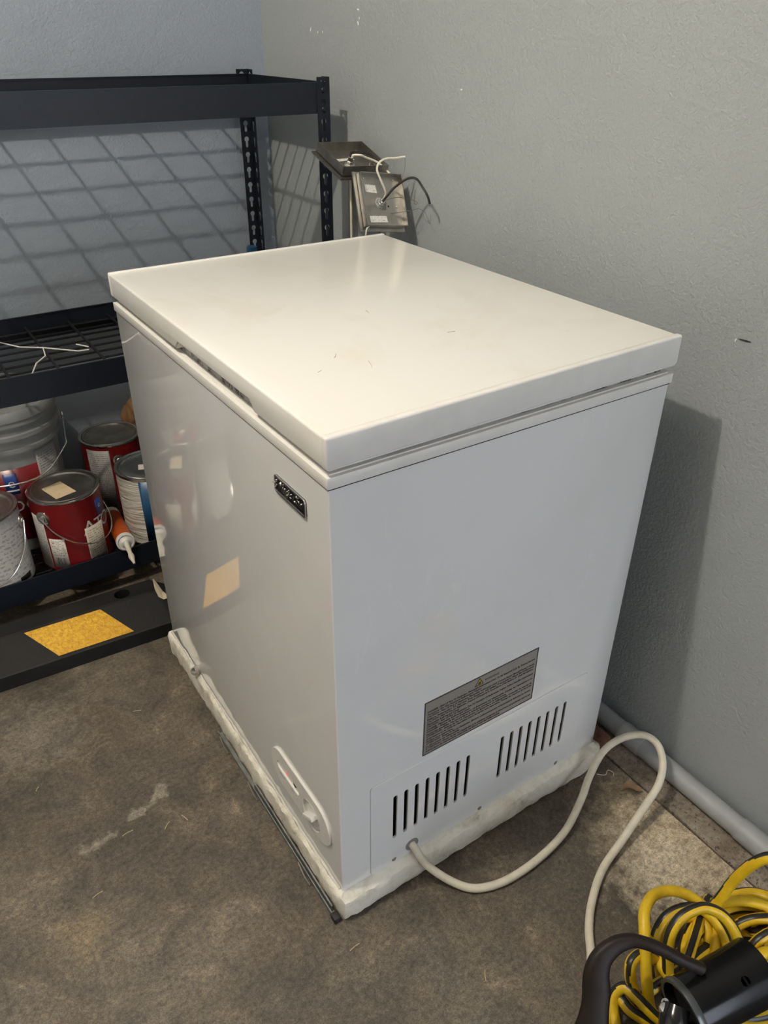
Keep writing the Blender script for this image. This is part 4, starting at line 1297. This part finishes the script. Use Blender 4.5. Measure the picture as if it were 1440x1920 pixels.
MB().tube([(0.549, 0.778, 0.866), (0.540, 0.778, 0.845), (0.532, 0.780, 0.70)], 0.0016, 6, 4).build('white_line', 'white_cable', T2, True)
MB().box((0.592, 0.800, 0.0), (0.606, 0.812, 0.905)).build('stem', 'dark_steel', T2)

# =================================================================== PARKING CURB
curb = thing('parking_curb', (-0.48, 0.89, 0.0), 'black rubber parking curb with a yellow patch lying in front of the shelves', 'parking curb')
cx0, cx1 = -1.25, 0.052
prof = [(0.812, 0.0), (0.8135, 0.034), (0.8165, 0.0365), (0.900, 0.0695), (0.906, 0.071), (0.950, 0.071), (0.957, 0.068), (0.988, 0.0)]
def curb_y(x, y):           # the curb lies a touch askew to the wall
    return y + (-0.05) * (x + 0.15)
n = len(prof)
xs = [cx0, cx1 - 0.035, cx1]
# hole through the top: build the flat top strip with a real round hole
HX, HY, HR = -0.056, 0.925, 0.0185
vs_, fs = [], []
for k, x in enumerate(xs):
    for (y, z) in prof:
        yy, z_ = y, z
        if k == 2:
            yy = 0.812 + (y - 0.812) * 0.80; z_ = z * 0.86
        vs_.append((x, curb_y(x, yy), z_))
for k in range(2):
    for j in range(n):
        j2 = (j + 1) % n
        if k == 0 and j == 4:
            continue
        fs.append((k * n + j, k * n + j2, (k + 1) * n + j2, (k + 1) * n + j))
fs.append(tuple(range(n))); fs.append(tuple(2 * n + j for j in range(n)))
tp_out = [(xs[0], curb_y(xs[0], prof[4][0])), (xs[1], curb_y(xs[1], prof[4][0])), (xs[1], curb_y(xs[1], prof[5][0])), (xs[0], curb_y(xs[0], prof[5][0]))]
hole = [(HX + HR * math.cos(2 * math.pi * i / 24), curb_y(HX, HY + 0.003) + HR * 0.95 * math.sin(2 * math.pi * i / 24)) for i in range(24)]
topm = plate_mesh(tp_out, [hole], 0.002); topm.transform(Matrix.Translation((0, 0, 0.070)))
m1 = MB().add(vs_, fs).mesh('curb')
m2 = MB().lathe([(HR, 0.071), (HR, 0.004), (0, 0.004)], (HX, curb_y(HX, HY + 0.003), 0), 24).mesh('hole')
bm = bmesh.new(); bm.from_mesh(m1); bm.from_mesh(topm); bm.from_mesh(m2)
me = bpy.data.meshes.new('curb'); bm.to_mesh(me); bm.free()
obj('curb_body', me, 'rubber', curb)
def on_slope(x, s):
    y = 0.8185 + (0.8985 - 0.8185) * s; z = 0.0373 + (0.0689 - 0.0373) * s
    return Vector((x, curb_y(x, y), z + 0.0006))
p4 = [on_slope(-0.232, 0.02), on_slope(-0.068, 0.02), on_slope(-0.116, 0.985), on_slope(-0.281, 0.985)]
flat_patch(p4, 'yellow_patch', 'yellow', curb, 0.0012)
p4 = [on_slope(-0.232 - 0.82, 0.02), on_slope(-0.068 - 0.82, 0.02), on_slope(-0.116 - 0.82, 0.985), on_slope(-0.281 - 0.82, 0.985)]
flat_patch(p4, 'yellow_patch', 'yellow', curb, 0.0012)

# torn paper scrap by the end of the curb
mb = MB()
pp = [(0.014, 0.872, 0.066), (0.022, 0.862, 0.062), (0.034, 0.858, 0.064), (0.024, 0.874, 0.074), (0.019, 0.884, 0.088), (0.013, 0.894, 0.103), (0.0115, 0.884, 0.082)]
mb.add(pp + [(x + 0.003, y + 0.003, z + 0.001) for x, y, z in pp], [tuple(range(7)), tuple(range(7, 14))[::-1]] + [(i, (i + 1) % 7, 7 + (i + 1) % 7, 7 + i) for i in range(7)])
o = mb.build('paper_scrap', 'tear', None)
tag(o, 'torn cream paper scrap on the end of the parking curb beside the freezer', 'paper')

# =================================================================== SMALL DEBRIS ON THE FLOOR
bm = bmesh.new()
bmesh.ops.create_cube(bm, size=1.0)
bmesh.ops.subdivide_edges(bm, edges=bm.edges, cuts=3, use_grid_fill=True)
for v in bm.verts:
    v.co = Vector((v.co.x * 0.036, v.co.y * 0.05, v.co.z * 0.018)) + Vector((noise.noise(v.co * 3.1), noise.noise(v.co * 3.1 + Vector((5, 0, 0))), noise.noise(v.co * 3.1 + Vector((0, 5, 0))))) * 0.004
    v.co += Vector((0.600, 0.030, 0.0185))
me = bpy.data.meshes.new('b'); bm.to_mesh(me); bm.free()
o = obj('brick_fragment', me, 'brick'); tag(o, 'reddish brick fragment between the foam tray corner and the wall', 'brick')

mb = MB()
lf = []
for i in range(7):
    for j in range(3):
        u, v = i / 6, (j - 1)
        wv = 0.010 * math.sin(math.pi * (0.12 + 0.8 * u))
        lf.append((0.560 + 0.030 * u + v * wv * 0.5, -0.083 - 0.020 * u + v * wv, 0.002 + 0.009 * abs(v) + 0.006 * math.sin(u * 5)))
nl = len(lf)
lf2 = [(x, y, z + 0.0008) for x, y, z in lf]
f_ = [(i * 3 + j, i * 3 + j + 1, (i + 1) * 3 + j + 1, (i + 1) * 3 + j) for i in range(6) for j in range(2)]
mb.add(lf + lf2, f_ + [tuple(nl + k for k in q_)[::-1] for q_ in f_])
mb.tube([(0.562, -0.084, 0.003), (0.545, -0.078, 0.002), (0.533, -0.082, 0.002)], 0.0009, 5, 3)
o = mb.build('dry_leaf', 'leaf', None, True); tag(o, 'curled brown dry leaf on the floor inside the white cord loop', 'leaf')
o = MB().tube([(0.548, -0.030, 0.0015), (0.560, -0.040, 0.0015), (0.570, -0.036, 0.004), (0.577, -0.044, 0.0015), (0.571, -0.050, 0.0015)], 0.0009, 5, 5).build('thread', 'white_plastic', None)
tag(o, 'tiny curled white thread on the floor near the conduit', 'thread')
for (x, y, a, l, sl) in ((-0.244, 0.335, 0.1, 0.020, 'straw bit right beside the pale paint drips on the floor'), (-0.180, 0.312, 0.7, 0.016, 'middle straw bit between the paint drips and the foam tray'),
                     (-0.148, 0.310, 1.9, 0.018, 'upright looking straw bit right of the paint drips, nearest the freezer front'), (-0.322, 0.248, 0.2, 0.018, 'lone straw bit on the floor below the paint drips'),
                     (-0.135, 0.611, -0.3, 0.016, 'straw bit on the floor in front of the parking curb'), (-0.014, -0.057, 0.1, 0.018, 'straw bit on the floor just off the near corner of the foam tray'),
                     (0.128, -0.202, 1.0, 0.016, 'straw bit on the open floor left of the black tool handle'), (-0.355, 0.52, 0.9, 0.010, 'short straw bit at the left edge of the floor')):
    dx, dy = math.cos(a) * l / 2, math.sin(a) * l / 2
    o = MB().tube([(x - dx, y - dy, 0.001), (x, y + 0.0008, 0.0013), (x + dx, y + dy, 0.001)], 0.0007, 5, 2).build('straw', 'straw', None)
    tag(o, sl, 'straw', 'bits of straw on the floor')

# =================================================================== EXTENSION CORD PILE
ec = MB()
CR = 0.0082
def strand(pts, side, tilt=0.25):
    """one run of the cord; the black half of the jacket faces outwards (side > 0) or inwards of the bend"""
    nn0 = len(ec.f); vb = len(ec.v)
    ec.tube(pts, CR, 28, 8, 0, 0.0, 0.0, True)
    path = smooth_path(pts, 8)
    cen = sum(path, Vector()) / len(path) - Vector((0, 0, 0.02))
    for i in range(len(path) - 1):
        p = (path[i] + path[i + 1]) / 2
        ref = (p - cen); T_ = (path[i + 1] - path[i]).normalized(); ref -= T_ * ref.dot(T_)
        ref = ref.normalized() * side + Vector((0, 0, tilt))
        for k in range(28):
            fi = nn0 + i * 28 + k
            fc = sum((Vector(ec.v[q_]) for q_ in ec.f[fi]), Vector()) / 4 - p
            if fc.normalized().dot(ref.normalized()) > 0.84:
                ec.mi[fi] = 1
STR = {
    'A': [(0.287, -0.388, 0.012), (0.286, -0.373, 0.03), (0.292, -0.353, 0.07), (0.306, -0.333, 0.095), (0.32, -0.316, 0.11), (0.336, -0.301, 0.115), (0.364, -0.29, 0.11), (0.392, -0.289, 0.1), (0.417, -0.296, 0.09), (0.439, -0.308, 0.075), (0.454, -0.322, 0.06), (0.46, -0.34, 0.05), (0.448, -0.36, 0.045), (0.43, -0.373, 0.04), (0.412, -0.382, 0.02), (0.366, -0.396, 0.01)],
    'B': [(0.324, -0.374, 0.02), (0.327, -0.362, 0.07), (0.33, -0.352, 0.1), (0.339, -0.345, 0.125), (0.357, -0.343, 0.14), (0.378, -0.347, 0.145), (0.395, -0.354, 0.145), (0.409, -0.368, 0.14), (0.416, -0.383, 0.13), (0.422, -0.396, 0.11), (0.427, -0.408, 0.08), (0.434, -0.421, 0.03)],
    'C': [(0.494, -0.317, 0.03), (0.453, -0.33, 0.045), (0.413, -0.347, 0.06), (0.379, -0.362, 0.055), (0.355, -0.372, 0.035), (0.318, -0.385, 0.015)],
    'D': [(0.327, -0.377, 0.02), (0.409, -0.348, 0.03), (0.446, -0.339, 0.05), (0.463, -0.34, 0.075), (0.47, -0.342, 0.095), (0.48, -0.344, 0.12), (0.486, -0.35, 0.15), (0.49, -0.359, 0.18), (0.499, -0.371, 0.2), (0.511, -0.386, 0.2), (0.553, -0.402, 0.12), (0.556, -0.433, 0.02)],
    'E': [(0.437, -0.328, 0.01), (0.467, -0.328, 0.03), (0.482, -0.336, 0.05), (0.494, -0.344, 0.06), (0.51, -0.357, 0.065), (0.525, -0.372, 0.065), (0.536, -0.387, 0.06), (0.539, -0.416, 0.04), (0.517, -0.441, 0.02)],
    'F': [(0.338, -0.346, 0.01), (0.355, -0.323, 0.03), (0.37, -0.312, 0.05), (0.391, -0.309, 0.065), (0.413, -0.314, 0.07), (0.436, -0.326, 0.07), (0.447, -0.341, 0.065), (0.447, -0.364, 0.06), (0.439, -0.386, 0.05), (0.43, -0.399, 0.02)],
    'G': [(0.375, -0.294, 0.02), (0.344, -0.324, 0.05), (0.329, -0.346, 0.06), (0.325, -0.366, 0.06), (0.33, -0.381, 0.05), (0.348, -0.403, 0.02)],
    'H': [(0.233, -0.363, 0.01), (0.245, -0.344, 0.02), (0.256, -0.336, 0.035), (0.268, -0.341, 0.045), (0.271, -0.358, 0.045), (0.275, -0.377, 0.04), (0.283, -0.392, 0.03), (0.302, -0.414, 0.01)],
    'H2': [(0.225, -0.353, 0.01), (0.248, -0.337, 0.02), (0.258, -0.343, 0.03), (0.258, -0.361, 0.03), (0.267, -0.378, 0.025), (0.283, -0.397, 0.01)],
    'H3': [(0.28, -0.364, 0.015), (0.277, -0.344, 0.05), (0.276, -0.336, 0.075), (0.285, -0.331, 0.085), (0.306, -0.332, 0.08), (0.327, -0.343, 0.06), (0.343, -0.361, 0.03)],
    'I': [(0.435, -0.409, 0.01), (0.461, -0.406, 0.03), (0.473, -0.406, 0.05), (0.488, -0.408, 0.06), (0.505, -0.414, 0.06), (0.527, -0.436, 0.03)],
    'J': [(0.44, -0.419, 0.02), (0.45, -0.419, 0.05), (0.467, -0.423, 0.06), (0.494, -0.429, 0.05)],
    'K': [(0.474, -0.372, 0.02), (0.482, -0.373, 0.045), (0.496, -0.379, 0.055), (0.51, -0.388, 0.06), (0.529, -0.4, 0.055), (0.554, -0.422, 0.02)],
    'L': [(0.447, -0.414, 0.012), (0.454, -0.422, 0.04), (0.469, -0.434, 0.045), (0.495, -0.448, 0.03)],
    'M': [(0.371, -0.326, 0.02), (0.383, -0.316, 0.04), (0.402, -0.316, 0.05), (0.422, -0.324, 0.055), (0.44, -0.335, 0.05), (0.438, -0.353, 0.045), (0.422, -0.367, 0.03), (0.402, -0.377, 0.015)],
    'N': [(0.273, -0.357, 0.01), (0.311, -0.357, 0.02), (0.337, -0.362, 0.03), (0.363, -0.367, 0.04), (0.396, -0.365, 0.04), (0.436, -0.366, 0.03), (0.486, -0.377, 0.012)],
    'O': [(0.517, -0.367, 0.012), (0.507, -0.388, 0.03), (0.527, -0.391, 0.03), (0.57, -0.386, 0.012)],
}
PH = {'A': -1, 'B': 1, 'C': 1, 'D': 1, 'E': -1, 'F': 1, 'G': -1, 'H': 1, 'H2': 1, 'H3': 1, 'I': 1, 'J': -1, 'K': 1, 'L': -1, 'M': -1, 'N': 1, 'O': 1}
TI = {'A': -0.6, 'B': 0.2, 'C': -0.3, 'D': 0.1, 'E': -0.8, 'F': 0.5, 'H3': 0.5, 'K': 0.9, 'H': 0.0}
for k_, pts in STR.items():
    strand([(x, y, max(z, CR)) for x, y, z in pts], PH[k_], TI.get(k_, 0.0))
# coils lower in the pile and out to the right
for i in range(6):
    cx_, cy_ = 0.435 + 0.012 * (i % 3), -0.415 + 0.008 * (i % 2)
    rx, ry = 0.085 + 0.010 * i * 0.6, 0.055 + 0.004 * i
    pts = []
    for j in range(15):
        a = 2 * math.pi * j / 14 + i * 0.7
        pts.append((cx_ + rx * math.cos(a), cy_ + ry * math.sin(a), CR + 0.002 + 0.008 * i + 0.006 * math.sin(3 * a + i)))
    strand(pts, 1 if i % 2 else -1, 0.3)
o = ec.build('extension_cord', ['yellow_cord', 'black_cable'], None, True)
tag(o, 'tangled yellow and black extension cord piled on the floor by the wall', 'extension cord')
# printed tag on the cord
tg = flat_patch([(0.497, -0.425, 0.052), (0.512, -0.436, 0.048), (0.524, -0.422, 0.062), (0.509, -0.411, 0.066)], 'cord_tag', 'warn_yellow', o)

# =================================================================== BLACK TOOL ON THE PILE
tl = thing('power_tool', (0.24, -0.44, 0.0), 'black plastic tool with a curved loop handle and a glossy hollow barrel', 'tool')
hp = [(0.147, -0.385, 0.085), (0.150, -0.374, 0.100), (0.161, -0.366, 0.120), (0.176, -0.352, 0.145), (0.186, -0.339, 0.165), (0.199, -0.333, 0.180), (0.219, -0.334, 0.190), (0.239, -0.342, 0.195), (0.254, -0.356, 0.195), (0.268, -0.372, 0.190), (0.284, -0.391, 0.180), (0.307, -0.411, 0.165)]
P_ = smooth_path(hp, 6)
mb = MB()
vs_ = []
nn_ = 14
for i, p in enumerate(P_):
    t_ = i / (len(P_) - 1)
    T_ = (P_[min(i + 1, len(P_) - 1)] - P_[max(i - 1, 0)]).normalized()
    side = T_.cross(Vector((0.47, 0.71, -0.53))).normalized()      # broad flat side of the grip
    up = side.cross(T_).normalized()
    wd = 0.0225 * (1 - min(1, max(0, (t_ - 0.18) / 0.50))) + 0.0078 * min(1, max(0, (t_ - 0.18) / 0.50))
    if t_ < 0.3:
        wd += 0.0025 * math.sin(t_ / 0.3 * math.pi * 2)
    td = 0.0105 * (1 - t_) + 0.0070 * t_
    for k in range(nn_):
        a = 2 * math.pi * k / nn_
        ca, sa = math.cos(a), math.sin(a)
        vs_.append(p + side * (wd * math.copysign(abs(ca) ** 0.7, ca)) + up * (td * math.copysign(abs(sa) ** 0.8, sa)))
fs = [(i * nn_ + k, i * nn_ + (k + 1) % nn_, (i + 1) * nn_ + (k + 1) % nn_, (i + 1) * nn_ + k) for i in range(len(P_) - 1) for k in range(nn_)]
fs += [tuple(range(nn_)), tuple((len(P_) - 1) * nn_ + k for k in range(nn_))]
mb.add(vs_, fs)
mb.build('handle', 'brown_black', tl, True)
# hollow barrel with a round hole in its wall
b0 = Vector((0.272, -0.4225, 0.118)); b1 = Vector((0.388, -0.4460, 0.133))
axv = (b1 - b0).normalized(); BL = (b1 - b0).length
BR0, BR1 = 0.0395, 0.0425
nb, ml = 180, 72
q = Vector((0, 0, 1)).rotation_difference(axv)
view = (Vector((-0.354, -0.640, 1.214)) - (b0 + b1) / 2); view -= axv * view.dot(axv); view.normalize()
lx = (q.inverted() @ view); a_v = math.atan2(lx.y, lx.x)
hole_a, hole_s, hole_r = a_v + 0.10, 0.66, 0.0064
bm = bmesh.new()
grid = []
for j in range(ml + 1):
    s_ = j / ml
    row = []
    for i in range(nb):
        a = 2 * math.pi * i / nb
        rr = BR0 + (BR1 - BR0) * s_
        row.append(bm.verts.new(b0 + q @ Vector((rr * math.cos(a), rr * math.sin(a), BL * s_))))
    grid.append(row)
for j in range(ml):
    for i in range(nb):
        a = 2 * math.pi * (i + 0.5) / nb; s_ = (j + 0.5) / ml
        da = (a - hole_a + math.pi) % (2 * math.pi) - math.pi
        if (da * BR1) ** 2 + ((s_ - hole_s) * BL) ** 2 < hole_r ** 2:
            continue
        bm.faces.new((grid[j][i], grid[j][(i + 1) % nb], grid[j + 1][(i + 1) % nb], grid[j + 1][i]))
bmesh.ops.solidify(bm, geom=list(bm.faces), thickness=-0.003)
bmesh.ops.recalc_face_normals(bm, faces=bm.faces)
me = bpy.data.meshes.new('barrel'); bm.to_mesh(me); bm.free()
barrel = obj('barrel', me, 'gloss_black', tl, True); autosmooth(me, 40)
MB().lathe([(BR0 - 0.003, -0.004), (BR0 + 0.002, -0.004), (BR0 + 0.003, 0.001), (BR0 + 0.001, 0.006)], b0, 48, axis=axv).build('collar', simple('grey_collar', (0.10, 0.11, 0.11), 0.3, 0.6), tl, True)
MB().lathe([(BR0 - 0.0035, 0.010), (0, 0.012)], b0, 48, axis=axv).build('blackout_disc', 'black', tl)  # black discs added to darken the view through the barrel hole
MB().lathe([(BR1 - 0.0035, BL - 0.004), (0, BL - 0.003)], b0, 48, axis=axv).build('blackout_disc', 'black', tl)
# housing below the frame that carries handle and barrel
bm = bmesh.new()
bmesh.ops.create_cube(bm, size=1.0)
for v in bm.verts:
    v.co = Vector((v.co.x * 0.20, v.co.y * 0.10, v.co.z * 0.105)) + Vector((0.20, -0.462, 0.0525))
bmesh.ops.bevel(bm, geom=list(bm.edges), offset=0.022, segments=4, affect='EDGES')
me = bpy.data.meshes.new('housing'); bm.to_mesh(me); bm.free()
obj('housing', me, 'gloss_black', tl, True)
MB().tube([(0.236, -0.442, 0.095), (0.247, -0.425, 0.118), (0.262, -0.415, 0.128)], lambda t: 0.020 - 0.003 * t, 16, 5).build('neck', 'gloss_black', tl, True)
MB().lathe([(0, 0.006), (0.006, 0.005), (0.0085, 0.0)], (0.2475, -0.409, 0.128), 12, axis=(-0.4, 0.1, 0.9)).build('glint_dome', 'chrome', tl, True)  # bright domes added in place of glints on the black neck
MB().lathe([(0, 0.005), (0.005, 0.004), (0.007, 0.0)], (0.259, -0.403, 0.118), 12, axis=(-0.4, 0.3, 0.9)).build('glint_dome', 'chrome', tl, True)
